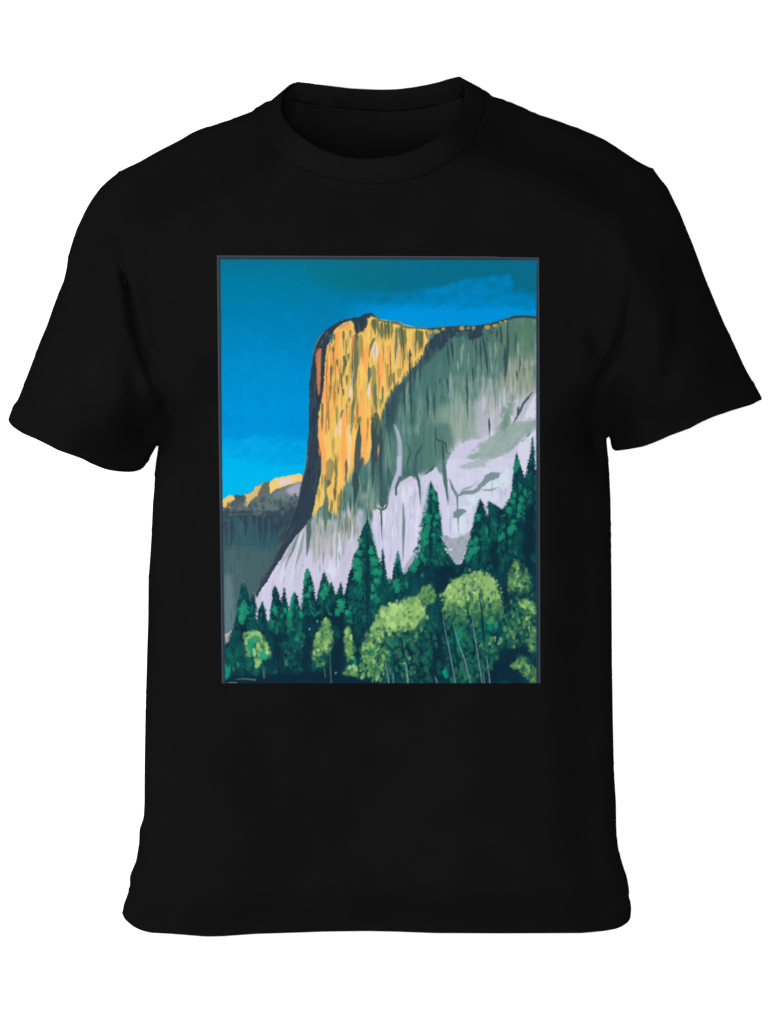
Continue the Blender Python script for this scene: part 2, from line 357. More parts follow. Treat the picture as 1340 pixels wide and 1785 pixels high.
    # dark top rim of the right wall
    stroke('q2', [(400, 640), (520, 640), (620, 628), (760, 630), (880, 612), (980, 588), (1100, 546), (1190, 543), (1275, 552)], 5, (54, 72, 76), .95, taper=(.2, 0))
    poly('q2', [(430, 740), (480, 690), (540, 650), (620, 625), (850, 625), (850, 690), (800, 725), (750, 720), (720, 680), (690, 700), (640, 705), (590, 720), (535, 800), (520, 820), (500, 760), (475, 830), (455, 780), (420, 900), (415, 800)], (50, 68, 82), .95, rough=1.4)
    poly('q2', [(640, 660), (740, 655), (735, 700), (640, 700)], (66, 104, 108), .8, rough=1.4)
    streaks('q2', [(480, 640), (1060, 560), (1060, 760), (760, 800), (520, 860)], 40, (5, 22), (1.2, 3), [(50, 70, 82), (44, 62, 78), (64, 98, 102)], 152, a=(.5, .9), dry=.2)
    dabs('q2', [(540, 618), (700, 612), (900, 590), (1060, 545), (1060, 570), (900, 640), (700, 660), (540, 660)], 30, (.8, 2.2), [((60, 96, 100), 2), ((46, 66, 80), 3), ((120, 128, 84), 1)], 153, a=(.5, .9))
    for cx, cy, r in ((440, 665, 5), (490, 658, 5.5), (548, 640, 3), (690, 636, 4.5), (742, 634, 2.5), (782, 630, 2.5), (890, 626, 4.5), (948, 612, 3.2), (995, 588, 2.5), (1030, 578, 2.5)):
        p = T('q2', [(cx, cy)])[0]; dab(p[0], p[1], r, r*.75, 0, col((190, 160, 84)), .95)
    for s, w in (([(290, 800), (285, 900), (290, 1020), (290, 1150), (293, 1330)], 5), ([(330, 930), (318, 1110)], 4), ([(370, 860), (365, 1050)], 3.5), ([(425, 780), (425, 910)], 4), ([(575, 740), (585, 860), (593, 940)], 3.5), ([(605, 720), (630, 900)], 5), ([(795, 720), (806, 880)], 3), ([(835, 700), (840, 960)], 3.5), ([(850, 690), (880, 850), (895, 1050)], 5), ([(960, 640), (965, 740)], 3), ([(990, 610), (1003, 780)], 4), ([(1048, 590), (1045, 900), (1020, 1100)], 5), ([(1025, 770), (1028, 1040)], 5), ([(1110, 660), (1108, 850)], 3), ([(1145, 840), (1140, 1000)], 3), ([(1120, 960), (1118, 1060)], 2.5), ([(730, 980), (733, 1200), (738, 1380)], 3.5), ([(775, 930), (780, 1110)], 3.5), ([(575, 1010), (585, 1160)], 3.5), ([(520, 1020), (522, 1080)], 3), ([(420, 1070), (424, 1340)], 3), ([(475, 1140), (470, 1280)], 3), ([(240, 1060), (248, 1330)], 3), ([(545, 1500), (550, 1785)], 3.5), ([(905, 1330), (905, 1480)], 4)):
        stroke('q2', s, w*1.1, (54, 78, 85), .92, taper=(.8, 1.1), soft=1.1, wob=1)
    for s, w in (([(258, 1520), (295, 1600), (265, 1690), (285, 1785)], 2.2), ([(390, 1535), (335, 1620), (322, 1785)], 3.5), ([(485, 1400), (490, 1500), (565, 1530), (575, 1600), (615, 1625)], 3), ([(480, 1500), (490, 1640)], 2), ([(1245, 1130), (1170, 1220), (1125, 1320), (1080, 1390)], 3.5), ([(1130, 1240), (1125, 1340)], 3.5), ([(1120, 1510), (1080, 1560), (1015, 1590)], 3), ([(1225, 1440), (1190, 1500), (1150, 1515)], 4), ([(480, 1700), (440, 1750), (400, 1770)], 2.5)):
        stroke('q2', s, w*1.2, (62, 92, 94), .95, taper=(.4, .6))
    # lower right: pale rock with grey patches
    poly('q2', [(1030, 1300), (1090, 1180), (1110, 1130), (1060, 1280), (1060, 1370), (1010, 1560), (985, 1440)], (110, 145, 132), .8, rough=1.5, soft=1)
    poly('q2', [(1170, 1360), (1200, 1250), (1265, 1130), (1268, 1345), (1200, 1360)], WHT, .95, rough=1)
    poly('q2', [(1130, 1320), (1240, 1140), (1255, 1150), (1200, 1270), (1180, 1350), (1120, 1340)], (196, 192, 210), .9, rough=1)
    poly('q2', [(980, 1440), (1080, 1370), (1268, 1350), (1268, 1420), (1180, 1470), (1080, 1590), (980, 1640), (850, 1680), (690, 1740), (650, 1740), (680, 1680), (860, 1560), (900, 1490)], (156, 176, 170), .9, rough=1.6, soft=1)
    poly('q2', [(580, 1785), (580, 1700), (600, 1620), (650, 1560), (730, 1510), (860, 1492), (890, 1500), (840, 1560), (750, 1610), (690, 1680), (650, 1740), (700, 1755), (850, 1690), (980, 1640), (1060, 1610), (1140, 1530), (1240, 1440), (1268, 1430), (1268, 1785)], (210, 206, 234), .97, rough=1.2)
    poly('q2', [(900, 1785), (920, 1660), (960, 1640), (1000, 1640), (1010, 1700), (1050, 1640), (1060, 1785)], (222, 228, 244), .9, rough=1.5, soft=1)
    poly('q2', [(1100, 1785), (1130, 1530), (1180, 1520), (1230, 1450), (1268, 1440), (1240, 1600), (1180, 1785)], (220, 222, 242), .9, rough=1)
    dabs('z7', [(900, 900), (860, 930), (940, 820), (1080, 740), (1180, 660), (1285, 650), (1285, 700), (1200, 760), (1080, 830), (960, 880)], 90, (2, 6), [((150, 172, 166), 3), ((170, 184, 182), 2), ((136, 160, 152), 1)], 94, aspect=(1, 2), ang=(-.9, -.3), a=(.2, .5), vert=False)
    dabs('z7', [(1090, 640), (1150, 500), (1180, 520), (1150, 650), (1090, 760)], 30, (2, 5), [((118, 150, 138), 2), ((140, 164, 150), 1)], 95, aspect=(1.2, 2.2), a=(.3, .6))
    # lower pale apron (below y 800)
    poly('q4', [(585, 0), (1110, 0), (1085, 150), (1080, 250), (1000, 385), (905, 420), (830, 320), (790, 440), (740, 640), (650, 820), (540, 600), (500, 270), (480, 60), (540, 150)], (214, 214, 238), .95, rough=1.5)
    poly('q4', [(110, 340), (160, 230), (230, 170), (290, 135), (330, 165), (370, 190), (400, 130), (490, 65), (530, 130), (560, 250), (540, 600), (350, 800), (120, 960), (60, 800), (0, 620), (0, 400), (60, 400)], (212, 210, 236), .95, rough=1.2)
    streaks('q4', [(0, 420), (120, 360), (230, 200), (420, 150), (420, 560), (340, 740), (120, 900), (40, 700)], 55, (14, 60), (2, 8), [(222, 224, 244), (200, 196, 226), (226, 228, 246), (196, 190, 222)], 16, a=(.35, .8))
    streaks('q4', [(560, 250), (1060, 120), (1000, 360), (820, 320), (700, 600), (600, 600)], 45, (10, 40), (2, 9), [(222, 230, 244), (204, 200, 230), (222, 228, 246), (190, 186, 218)], 17, a=(.35, .8))
    poly('q4', [(240, 160), (290, 130), (310, 160), (260, 190), (190, 210)], (206, 196, 204), .7, rough=1, soft=1)
    poly('q4', [(240, 240), (280, 205), (320, 240), (300, 290), (255, 280)], (224, 224, 244), .8, rough=1, soft=1)
    poly('q4', [(880, 220), (980, 110), (1000, 130), (1040, 60), (1070, 100), (1060, 200), (1010, 240), (960, 230), (890, 230)], (218, 232, 244), .9, rough=1.5, soft=1)
    poly('q4', [(640, 320), (800, 250), (980, 250), (1040, 320), (820, 330), (780, 420), (720, 430), (690, 390), (640, 420)], (218, 228, 242), .8, rough=1.5, soft=1)
    poly('q4', [(640, 460), (740, 430), (720, 560), (660, 600), (620, 540)], (218, 230, 244), .8, rough=1.5, soft=1)
    poly('q4', [(660, 60), (820, 0), (930, -20), (860, 60), (700, 80)], (170, 184, 186), .85, rough=1.4, soft=1)
    poly('q4', [(800, 230), (850, 170), (880, 120), (930, 100), (990, 105), (970, 150), (900, 175), (860, 210), (820, 235)], (132, 158, 158), .9, rough=.9)
    stroke('q4', [(660, 290), (700, 260), (780, 260), (840, 225)], 6, (132, 152, 156), .85, taper=(.5, .5))
    stroke('q4', [(660, 250), (730, 225), (790, 200)], 3, (140, 158, 162), .6)
    stroke('q4', [(850, 240), (920, 240), (980, 218)], 3.5, (158, 160, 184), .8)
    stroke('q4', [(600, 180), (625, 240), (655, 290), (660, 380)], 4, (120, 146, 150), .85, taper=(.6, .6))
    stroke('q4', [(655, 290), (658, 420), (668, 590)], 2.4, (132, 150, 166), .8, taper=(.2, 1))
    poly('q4', [(622, 455), (630, 410), (660, 390), (710, 390), (728, 410), (700, 430), (660, 465)], (124, 150, 152), .9, rough=.9)
    stroke('q4', [(668, 400), (666, 500)], 2, (110, 136, 142), .8)
    stroke('q4', [(548, 0), (560, 150), (575, 280), (585, 350)], 7, (86, 118, 116), .9, taper=(.5, .9), dry=.15)
    stroke('q4', [(580, 250), (585, 340)], 6, (96, 124, 122), .7)
    stroke('q4', [(330, 0), (325, 90), (355, 170), (365, 250), (370, 355)], 5, (70, 104, 104), .9, taper=(.2, 1))
    stroke('q4', [(180, 280), (180, 220), (205, 160)], 4, (100, 134, 128), .85)
    stroke('q4', [(235, 340), (240, 480), (235, 640), (232, 800)], 6, (128, 150, 150), .85, taper=(1, 1), dry=.15)
    stroke('q4', [(62, 390), (66, 500), (72, 640)], 2.2, (112, 140, 144), .85)
    stroke('q4', [(0, 375), (30, 380), (70, 398), (100, 380), (125, 300)], 3.2, (66, 92, 90), .9, taper=(.6, .5))
    stroke('q4', [(70, 200), (62, 330), (80, 390)], 7, (62, 92, 90), .8, taper=(1, .3), dry=.2)
    for s in ([(600, 480), (605, 600)], [(1000, 230), (995, 340)], [(1030, 225), (1028, 300)], [(300, 420), (290, 480)], [(145, 690), (120, 860)], [(330, 230), (310, 400)]):
        stroke('q4', s, 6, (192, 186, 222), .65, soft=2)
    poly('q4', [(530, 600), (560, 590), (620, 620), (700, 600), (760, 560), (745, 620), (730, 690), (700, 780), (650, 820), (590, 760)], (162, 172, 184), .95, rough=1.2)
    poly('q4', [(240, 860), (270, 800), (330, 720), (370, 680), (360, 770), (280, 860), (245, 890)], (168, 172, 192), .9, rough=1)
    stroke('q4', [(590, 705), (620, 705)], 4, (218, 226, 240), .9)
    stroke('q4', [(530, 400), (528, 520)], 5, (150, 176, 170), .6, dry=.3)
    # lower left of the wall: fans of streaks sweeping down to the left
    poly('q3', [(650, 600), (720, 560), (780, 470), (1090, 500), (1140, 380), (1180, 400), (1170, 560), (1090, 820), (1040, 1000), (820, 1100), (600, 1200), (440, 1280), (345, 1260), (335, 1080), (430, 950), (540, 760), (600, 665)], (206, 202, 226), .85, rough=2, soft=3)
    for i, (a, b, w, c) in enumerate((((680, 560), (555, 860), 5, (96, 118, 112)), ((650, 620), (520, 830), 3, (150, 160, 158)), ((700, 560), (580, 1050), 6, (216, 218, 240)), ((715, 560), (640, 860), 8, (144, 156, 150)), ((730, 600), (660, 1000), 7, (196, 190, 220)), ((765, 440), (735, 760), 7, (84, 112, 108)), ((800, 480), (780, 860), 9, (184, 186, 190)), ((840, 480), (820, 800), 7, (160, 172, 166)), ((885, 420), (858, 830), 9, (112, 138, 130)), ((880, 350), (880, 560), 7, (94, 124, 116)), ((930, 470), (920, 740), 8, (190, 190, 196)), ((960, 420), (975, 700), 4, (138, 154, 146)), ((1000, 460), (985, 720), 8, (178, 180, 180)), ((1040, 450), (1020, 680), 3, (110, 128, 118)), ((1060, 440), (1045, 730), 6, (196, 192, 206)), ((1110, 430), (1100, 620), 7, (146, 166, 156)), ((620, 660), (500, 900), 3, (180, 178, 196)), ((600, 680), (560, 900), 3, (156, 160, 164)), ((830, 480), (800, 620), 7, (150, 166, 156)), ((545, 860), (555, 1000), 6, (190, 184, 218)), ((650, 860), (640, 1010), 7, (196, 192, 224)), ((480, 920), (430, 1150), 5, (196, 188, 222)), ((1010, 700), (1000, 860), 6, (198, 194, 222)), ((990, 560), (975, 900), 7, (222, 224, 240)), ((760, 640), (745, 850), 5, (210, 210, 226)), ((1080, 640), (1040, 830), 5, (192, 188, 216)), ((920, 780), (940, 950), 16, (218, 224, 242)), ((560, 800), (520, 1000), 8, (218, 220, 242)), ((870, 860), (960, 900), 8, (218, 226, 244)))):
        stroke('q3', [a, ((a[0]+b[0])/2+6, (a[1]+b[1])/2), b], w, c, .8, dry=.2 if i % 2 else 0, soft=2)
    streaks('q3', [(780, 480), (1160, 400), (1140, 640), (1030, 900), (800, 900), (760, 640)], 60, (10, 45), (1.2, 4), [(150, 160, 156), (214, 212, 234), (120, 142, 134), (198, 192, 200)], 19, a=(.3, .7))
    # grey-green belt under the yellow face, right of it
    streaks('z6', [(560, 480), (880, 100), (900, 640), (800, 850), (600, 840), (400, 980), (380, 640)], 90, (10, 50), (2, 6), [(78, 116, 112), (110, 146, 134), (132, 160, 144), (64, 96, 98), (92, 130, 122)], 21, a=(.35, .75))
    streaks('q3', [(760, 470), (1160, 420), (1150, 620), (1050, 800), (860, 820), (740, 800)], 46, (16, 46), (3, 7), [(176, 178, 172), (196, 190, 194), (150, 164, 152), (184, 182, 186), (138, 156, 146)], 27, a=(.35, .7), dry=.3)
    streaks('z7', [(540, 1000), (640, 980), (700, 960), (1160, 880), (1150, 1080), (900, 1240), (700, 1100), (540, 1330), (450, 1330), (470, 1150)], 70, (8, 34), (1.2, 3.5), [(186, 184, 204), (172, 182, 188), (198, 196, 224), (228, 230, 246)], 97, a=(.35, .75), dry=.3)
    dabs('z7', [(760, 960), (1160, 880), (1120, 1100), (900, 1200), (780, 1100)], 40, (2, 6), [((198, 198, 222), 2), ((220, 230, 242), 2), ((184, 190, 208), 1)], 98, a=(.25, .55))
    dabs('z7', [(770, 1290), (860, 1310), (920, 1270), (900, 1330), (850, 1400)], 16, (2, 4.5), [((148, 162, 172), 1), ((178, 184, 198), 1)], 99, a=(.4, .8))
    poly('q4', [(800, 230), (850, 170), (880, 120), (930, 100), (990, 105), (970, 150), (900, 175), (860, 210), (820, 235)], (124, 150, 152), .92, rough=1.1)
    stroke('q4', [(660, 290), (700, 262), (780, 258), (845, 222)], 7, (126, 148, 152), .92, taper=(.4, .3))
    stroke('q4', [(700, 240), (760, 222), (800, 185)], 3, (136, 156, 160), .8)
    stroke('q4', [(845, 242), (920, 243), (982, 216)], 4, (150, 154, 180), .9)
    stroke('q4', [(590, 150), (620, 225), (655, 290), (660, 380)], 5, (112, 140, 144), .92, taper=(.6, .6))
    stroke('q4', [(655, 290), (658, 420), (668, 590)], 3, (122, 142, 156), .9, taper=(.2, 1))
    poly('q4', [(622, 455), (630, 410), (660, 390), (710, 390), (728, 410), (700, 430), (660, 465)], (116, 144, 146), .95, rough=.9)
    stroke('q4', [(548, 0), (560, 150), (575, 280), (585, 350)], 7, (78, 110, 110), .92, taper=(.5, .8), wob=1)
    stroke('q4', [(235, 340), (240, 480), (235, 640), (232, 800)], 6, (118, 142, 142), .9, taper=(1, 1))
    for s_, w_ in (([(330, 0), (325, 90), (355, 170), (365, 250), (370, 355)], 5.5), ([(180, 290), (178, 230), (205, 165), (240, 140)], 4), ([(62, 390), (66, 500), (72, 640)], 3)):
        stroke('q4', s_, w_, (66, 100, 100), .92, taper=(.2, .9))
    # grey-green and beige streaks that carry the shade down into the pale apron
    streaks('z6', [(70, 860), (560, 760), (560, 1000), (500, 1200), (360, 1200), (60, 1200)], 70, (12, 44), (1.6, 5), [(104, 138, 122), (150, 162, 146), (188, 184, 180), (128, 152, 136), (176, 170, 160)], 150, a=(.35, .8), dry=.25)
    streaks('z6', [(300, 880), (560, 840), (520, 1100), (380, 1240)], 18, (14, 40), (1, 2.2), [(98, 118, 104), (84, 104, 98)], 151, a=(.5, .85), dry=.2)
    # ---- navy shaded left flank
    fl = [(310, 255)]
    FL = np.concatenate([T('q1', LEFT), T('q3', LOW[1:12]), T('q3', [(345, 1085), (380, 1015), (430, 950), (480, 860), (540, 765), (600, 670), (650, 600), (740, 500), (775, 440), (790, 380)]),
                         T('z6', [(110, 760), (165, 520), (170, 300), (140, 120)]), T('z5', [(135, 1340), (150, 1080), (190, 960), (205, 760), (215, 560), (235, 420), (300, 280), (360, 210), (470, 160), (500, 200), (560, 170), (640, 140), (690, 110)])])
    r = mask_poly(FL, .8, 0, .3); comp(*r[:4], r[4], col(NAVY), .97)
    streaks('z5', [(90, 560), (200, 420), (190, 900), (140, 1340), (50, 1340), (60, 900)], 34, (14, 60), (2, 5), [(60, 88, 92), (40, 54, 72), (66, 80, 84)], 22, a=(.3, .7))
    streaks('z6', [(50, 0), (140, 0), (160, 400), (100, 760), (30, 900), (0, 560)], 30, (14, 60), (2, 6), [(58, 78, 84), (42, 52, 70), (64, 84, 82)], 23, a=(.3, .7), slant=-.1)
    streaks('q3', [(600, 440), (680, 380), (640, 560), (480, 820), (380, 980), (360, 980), (500, 700)], 20, (10, 30), (2, 5), [(60, 82, 88), (44, 58, 70), (84, 100, 96)], 24, a=(.3, .6), slant=-.5)
    stroke('q3', [(740, 0), (700, 170), (672, 320), (560, 590), (470, 810), (340, 1040)], 2.2, (86, 92, 84), .55, taper=(0, 0))
    stroke('q1', [(880, 652), (830, 712), (795, 780), (778, 870)], 2.5, (120, 122, 84), .8)
    stroke('q1', [(735, 1560), (733, 1640), (715, 1750)], 2, (120, 120, 80), .6)
    poly('z5', [(120, 490), (150, 450), (175, 450), (170, 560), (165, 760), (160, 900), (145, 935), (130, 850), (128, 640), (115, 580)], (190, 122, 84), .95, rough=.7)
    stroke('z5', [(150, 480), (150, 640), (148, 880)], 3, (220, 140, 88), .7, dry=.3)
    for s in ([(240, 270), (210, 350)], [(265, 300), (255, 350)], [(190, 360), (170, 420)], [(120, 440), (105, 500)]):
        stroke('z5', s, 3.5, (84, 110, 104), .8, soft=2)
    # ---- sunlit yellow face
    YF = np.concatenate([T('z5', [(330, 250), (360, 215), (470, 165), (500, 205), (520, 300), (560, 300), (590, 200), (640, 150), (680, 130), (740, 145), (780, 165), (850, 180), (900, 190), (960, 200), (1030, 235), (1140, 250), (1250, 255), (1270, 330), (1262, 400), (1235, 500), (1190, 545), (1120, 625), (1060, 690), (1000, 765), (940, 840), (890, 900), (850, 975), (825, 1040), (800, 1125), (765, 1190), (720, 1250), (700, 1340)]),
                         T('z6', [(692, 0), (690, 180), (670, 320), (640, 380), (590, 440), (545, 490), (500, 550), (440, 595), (400, 620), (385, 760), (365, 900), (340, 900), (320, 930), (300, 900), (270, 900), (245, 880), (235, 800), (215, 790), (190, 825), (150, 840), (125, 900), (95, 945), (85, 915), (110, 790), (140, 660), (165, 540), (175, 450), (178, 250), (148, 130)]),
                         T('z5', [(142, 1340), (148, 1100), (190, 965), (205, 760), (218, 560), (238, 420), (255, 400), (290, 400), (305, 270)])])
    r = mask_poly(YF, .9, 0, .35, .4)
    ye = np.interp(GX, [545, 564, 581, 592, 602, 616, 633, 648], [902, 897, 897, 886, 850, 834, 815, 795])
    fade = sm(ye+(fbm(GX*.28+8, GY*.012, 3)-.5)*110-GY, -12, 14)
    r = r[:4]+(r[4]*np.maximum(fade, .0)[r[2]:r[3], r[0]:r[1]],)
    comp(*r[:4], r[4], col(YEL), 1)
    yfull = np.zeros((CH, CW)); yfull[r[2]:r[3], r[0]:r[1]] = r[4]
    yo = (sm(fbm(GX*.13+60, GY*.014+3, 3), .56, .66)*.55)*yfull
    IMG[:] = IMG*(1-yo[..., None])+col((252, 186, 98))*yo[..., None]
    yo = (sm(fbm(GX*.3+20, GY*.03+13, 3), .62, .70)*.35)*yfull
    IMG[:] = IMG*(1-yo[..., None])+col((206, 166, 88))*yo[..., None]
    Z5 = lambda s, w, c, a=.9, **k: stroke('z5', s, w*1.22, c, a, **k)
    Z6 = lambda s, w, c, a=.9, **k: stroke('z6', s, w*1.22, c, a, **k)
    poly('z5', [(350, 245), (360, 220), (450, 180), (470, 200), (430, 225), (370, 255)], (214, 160, 92), .9)
    # oranges
    for s, w in (([(235, 430), (232, 640), (225, 900), (215, 1100), (190, 1000), (225, 700)], 9), ([(300, 290), (325, 360), (320, 470), (330, 640), (320, 760)], 9), ([(290, 400), (300, 560), (290, 760)], 7), ([(345, 250), (340, 420)], 7), ([(455, 210), (450, 240), (380, 250)], 8), ([(635, 370), (630, 500), (625, 640), (640, 740)], 9), ([(770, 450), (770, 620), (780, 900)], 9), ([(770, 620), (775, 860)], 9), ([(865, 400), (870, 560), (868, 730)], 6.5), ([(585, 880), (580, 1100), (590, 1340)], 7), ([(430, 1040), (415, 1200), (410, 1340)], 9), ([(200, 900), (215, 1100), (165, 1300)], 10), ([(165, 1150), (160, 1340)], 7), ([(245, 640), (240, 860)], 8)):
        Z5(s, w, ORG, .92, soft=1.3)
    for s, w in (([(155, 0), (165, 130), (195, 280), (200, 400), (205, 530)], 9), ([(410, 0), (405, 160), (400, 330), (400, 480), (405, 610)], 10), ([(590, 0), (585, 200), (570, 320)], 7), ([(240, 0), (200, 120)], 8), ([(640, 0), (630, 200), (615, 320)], 5), ([(600, 260), (600, 400)], 6), ([(195, 340), (195, 500)], 7)):
        Z6(s, w, ORG, .92, soft=1.3)
    # browns
    for s, w in (([(495, 310), (500, 400), (490, 520), (480, 560)], 6), ([(295, 790), (305, 920), (305, 1080)], 5.5), ([(245, 930), (245, 1100), (255, 1290)], 4.5), ([(590, 350), (595, 500), (600, 620)], 3), ([(540, 1000), (540, 1120), (525, 1290)], 4.5), ([(645, 1150), (648, 1300)], 4), ([(345, 640), (362, 700)], 2)):
        Z5(s, w, BRN, .9)
    for s, w in (([(250, 0), (252, 70)], 3), ([(345, 280), (345, 430)], 2.4), ([(640, 60), (640, 180)], 3), ([(525, 0), (525, 60)], 3.5), ([(150, 230), (160, 330)], 4)):
        Z6(s, w, BRN, .8)
    # pinks / whites
    for s, w in (([(725, 390), (715, 500), (712, 580)], 11), ([(740, 420), (725, 600)], 5), ([(945, 240), (950, 380), (930, 640)], 3.2), ([(655, 800), (655, 900), (655, 980)], 6), ([(495, 560), (490, 760), (470, 900), (468, 1040)], 3.4), ([(480, 850), (465, 950)], 5), ([(370, 1170), (365, 1340)], 5), ([(455, 1230), (455, 1340)], 4.5), ([(325, 1230), (325, 1340)], 3)):
        Z5(s, w, PINK, .88, soft=1.2)
    for s, w in (([(370, 0), (360, 60), (365, 140)], 5), ([(455, 0), (465, 140), (460, 330), (445, 500)], 6), ([(320, 60), (312, 160)], 3), ([(440, 330), (440, 560)], 4)):
        Z6(s, w, (240, 214, 178), .85, soft=1.5)
    # olive / dark drips from the rim
    for s, w, c in (([(545, 160), (560, 300)], 7, NAVY), ([(515, 150), (525, 260), (535, 330)], 5, (74, 94, 84)), ([(590, 150), (575, 290)], 9, NAVY), ([(620, 150), (625, 250)], 6.5, NAVY), ([(540, 310), (530, 480), (520, 640), (510, 800), (505, 1000)], 7, (88, 108, 90)), ([(530, 300), (525, 460)], 5, SLATE), ([(570, 310), (565, 480), (550, 640)], 7, (170, 156, 90)), ([(520, 820), (510, 960), (485, 1120), (480, 1340)], 5, (104, 122, 96)), ([(700, 150), (705, 280)], 4, OLV), ([(740, 160), (760, 290), (740, 360)], 4, OLV), ([(715, 150), (718, 320)], 3.5, OLV), ([(785, 190), (785, 380)], 4, OLV), ([(825, 200), (828, 380)], 4.5, OLV), ([(862, 200), (862, 380)], 3.5, OLV), ([(850, 190), (850, 260)], 4, OLV), ([(940, 230), (935, 420), (925, 620)], 4.5, OLV), ([(985, 220), (990, 380), (1005, 520), (1005, 680)], 5, OLV), ([(975, 230), (985, 450)], 6, OLV), ([(1020, 250), (1035, 460)], 4, OLV), ([(1140, 260), (1130, 420), (1130, 550)], 4.5, (140, 136, 84)), ([(1165, 260), (1165, 500)], 3, OLV), ([(1190, 270), (1192, 480)], 3.5, OLV), ([(1235, 270), (1262, 370)], 3.5, OLV), ([(1075, 460), (1078, 600), (1075, 760), (1080, 1050)], 4.5, SLATE),
                    ([(715, 340), (680, 420), (665, 500)], 4, OLV), ([(672, 400), (660, 560)], 2.5, OLV), ([(665, 640), (660, 780), (640, 820)], 4.5, (92, 112, 98)), ([(640, 780), (635, 900)], 2.5, OLV), ([(400, 270), (398, 340), (410, 380)], 3.5, OLV), ([(425, 360), (425, 460)], 2.2, OLV), ([(468, 260), (470, 360)], 3, OLV), ([(400, 520), (412, 590), (400, 680), (402, 740)], 4.5, (84, 98, 78)), ([(425, 560), (420, 620), (400, 680)], 3.5, (84, 98, 78)), ([(450, 500), (448, 590)], 3, OLV), ([(335, 560), (340, 640)], 3, OLV), ([(274, 630), (275, 780)], 3.5, OLV), ([(378, 700), (375, 860)], 3.5, OLV), ([(435, 720), (432, 840)], 3.5, OLV), ([(398, 860), (398, 940)], 3, OLV), ([(348, 850), (350, 930)], 2.5, OLV), ([(265, 820), (265, 1000)], 3.5, (150, 140, 84)), ([(262, 400), (262, 510)], 3, OLV), ([(305, 300), (305, 380)], 4, OLV), ([(290, 440), (290, 490)], 3, OLV), ([(185, 1000), (180, 1300)], 3.5, (96, 108, 84)), ([(395, 1070), (380, 1110), (370, 1160)], 3.5, (110, 122, 100)), ([(330, 1040), (328, 1230)], 4, (170, 160, 96)), ([(460, 950), (455, 1010)], 3, OLV),
                    ([(705, 620), (710, 760), (705, 900), (720, 1060)], 7, (150, 146, 92)), ([(720, 800), (725, 1000), (735, 1130)], 5, OLV), ([(800, 830), (795, 1000), (800, 1080)], 3, OLV), ([(845, 600), (845, 900)], 3, (150, 140, 80)), ([(880, 710), (865, 900)], 5, (160, 146, 86)), ([(910, 690), (912, 860)], 3.5, OLV), ([(775, 960), (775, 1120)], 3, (150, 140, 80)), ([(970, 650), (960, 760)], 7, (186, 160, 90)), ([(690, 1140), (700, 1200), (690, 1340)], 6, (84, 100, 84)), ([(730, 1100), (735, 1220), (720, 1340)], 8, (74, 92, 82)), ([(555, 1150), (560, 1340)], 4, OLV), ([(570, 1140), (575, 1200)], 3, OLV), ([(765, 1190), (740, 1340)], 6, (96, 108, 76))):
        Z5(s, w, c, .92, taper=(.2, .8), wob=1.0)
    stroke('z5', [(660, 100), (720, 120), (760, 165), (850, 180), (960, 200), (1030, 238), (1120, 240), (1250, 250)], 4, (100, 112, 78), .85, taper=(0, 0), dry=.2)
    stroke('z5', [(770, 158), (860, 172), (900, 182)], 2, (226, 196, 110), .8)
    stroke('z5', [(970, 185), (1010, 212), (1070, 225), (1130, 238)], 2, (226, 196, 110), .8)
    stroke('z5', [(470, 150), (560, 150), (620, 115), (680, 100), (730, 130)], 5.5, NAVY, .95, taper=(.3, .6))
    # lower drips
    for s, w, c in (([(560, 0), (550, 200), (535, 400), (520, 640), (510, 850)], 8, (56, 76, 84)), ([(515, 480), (525, 640), (520, 780)], 9, (56, 76, 84)), ([(595, 330), (570, 420), (550, 500)], 5.5, (66, 86, 84)), ([(720, 0), (715, 200), (700, 400), (695, 660)], 8, (56, 78, 86)), ([(775, 0), (780, 200), (770, 400), (765, 640)], 5.5, (58, 82, 88)), ([(745, 100), (735, 400)], 6, (62, 86, 90)), ([(320, 300), (325, 500), (310, 700), (305, 820)], 3.5, (120, 116, 72)), ([(425, 340), (430, 460), (418, 600)], 3.5, (96, 96, 72)), ([(265, 340), (260, 440), (255, 560), (240, 640)], 10, (150, 140, 90)), ([(240, 360), (245, 500)], 6, (176, 154, 92)), ([(285, 360), (280, 520)], 7, (160, 146, 92)), ([(300, 120), (290, 260), (300, 360)], 4, (190, 164, 90)), ([(245, 560), (240, 640)], 8, (98, 104, 84)), ([(185, 500), (180, 660)], 2.5, (150, 130, 76)), ([(215, 500), (220, 760)], 4.5, (130, 128, 88)), ([(310, 640), (310, 780)], 4, (100, 100, 72)), ([(380, 640), (370, 760), (360, 940)], 3.5, (100, 110, 84)), ([(345, 700), (345, 880)], 3, (150, 138, 84)), ([(225, 700), (220, 900), (210, 1100)], 7, (92, 118, 108)), ([(150, 640), (150, 800)], 4, (190, 160, 90)), ([(280, 760), (280, 900)], 3.5, (140, 130, 84)), ([(130, 940), (130, 1030)], 5, (126, 152, 128)), ([(40, 960), (45, 1100), (25, 1340)], 6, (80, 104, 102))):
        Z6(s, w*1.1, c, .9, taper=(.5, .9), soft=1.3, dry=.08, wob=1.0)
    streaks('z5', YFZ, 26, (24, 60), (1.2, 2.4), [(120, 112, 72), (150, 132, 76)], 33, a=(.5, .85), dry=.25)
    streaks('z5', YFZ, 120, (10, 44), (1.0, 2.2), [(150, 136, 82), (206, 160, 84), (254, 214, 130), (112, 112, 76)], 31, a=(.3, .75), dry=.2)
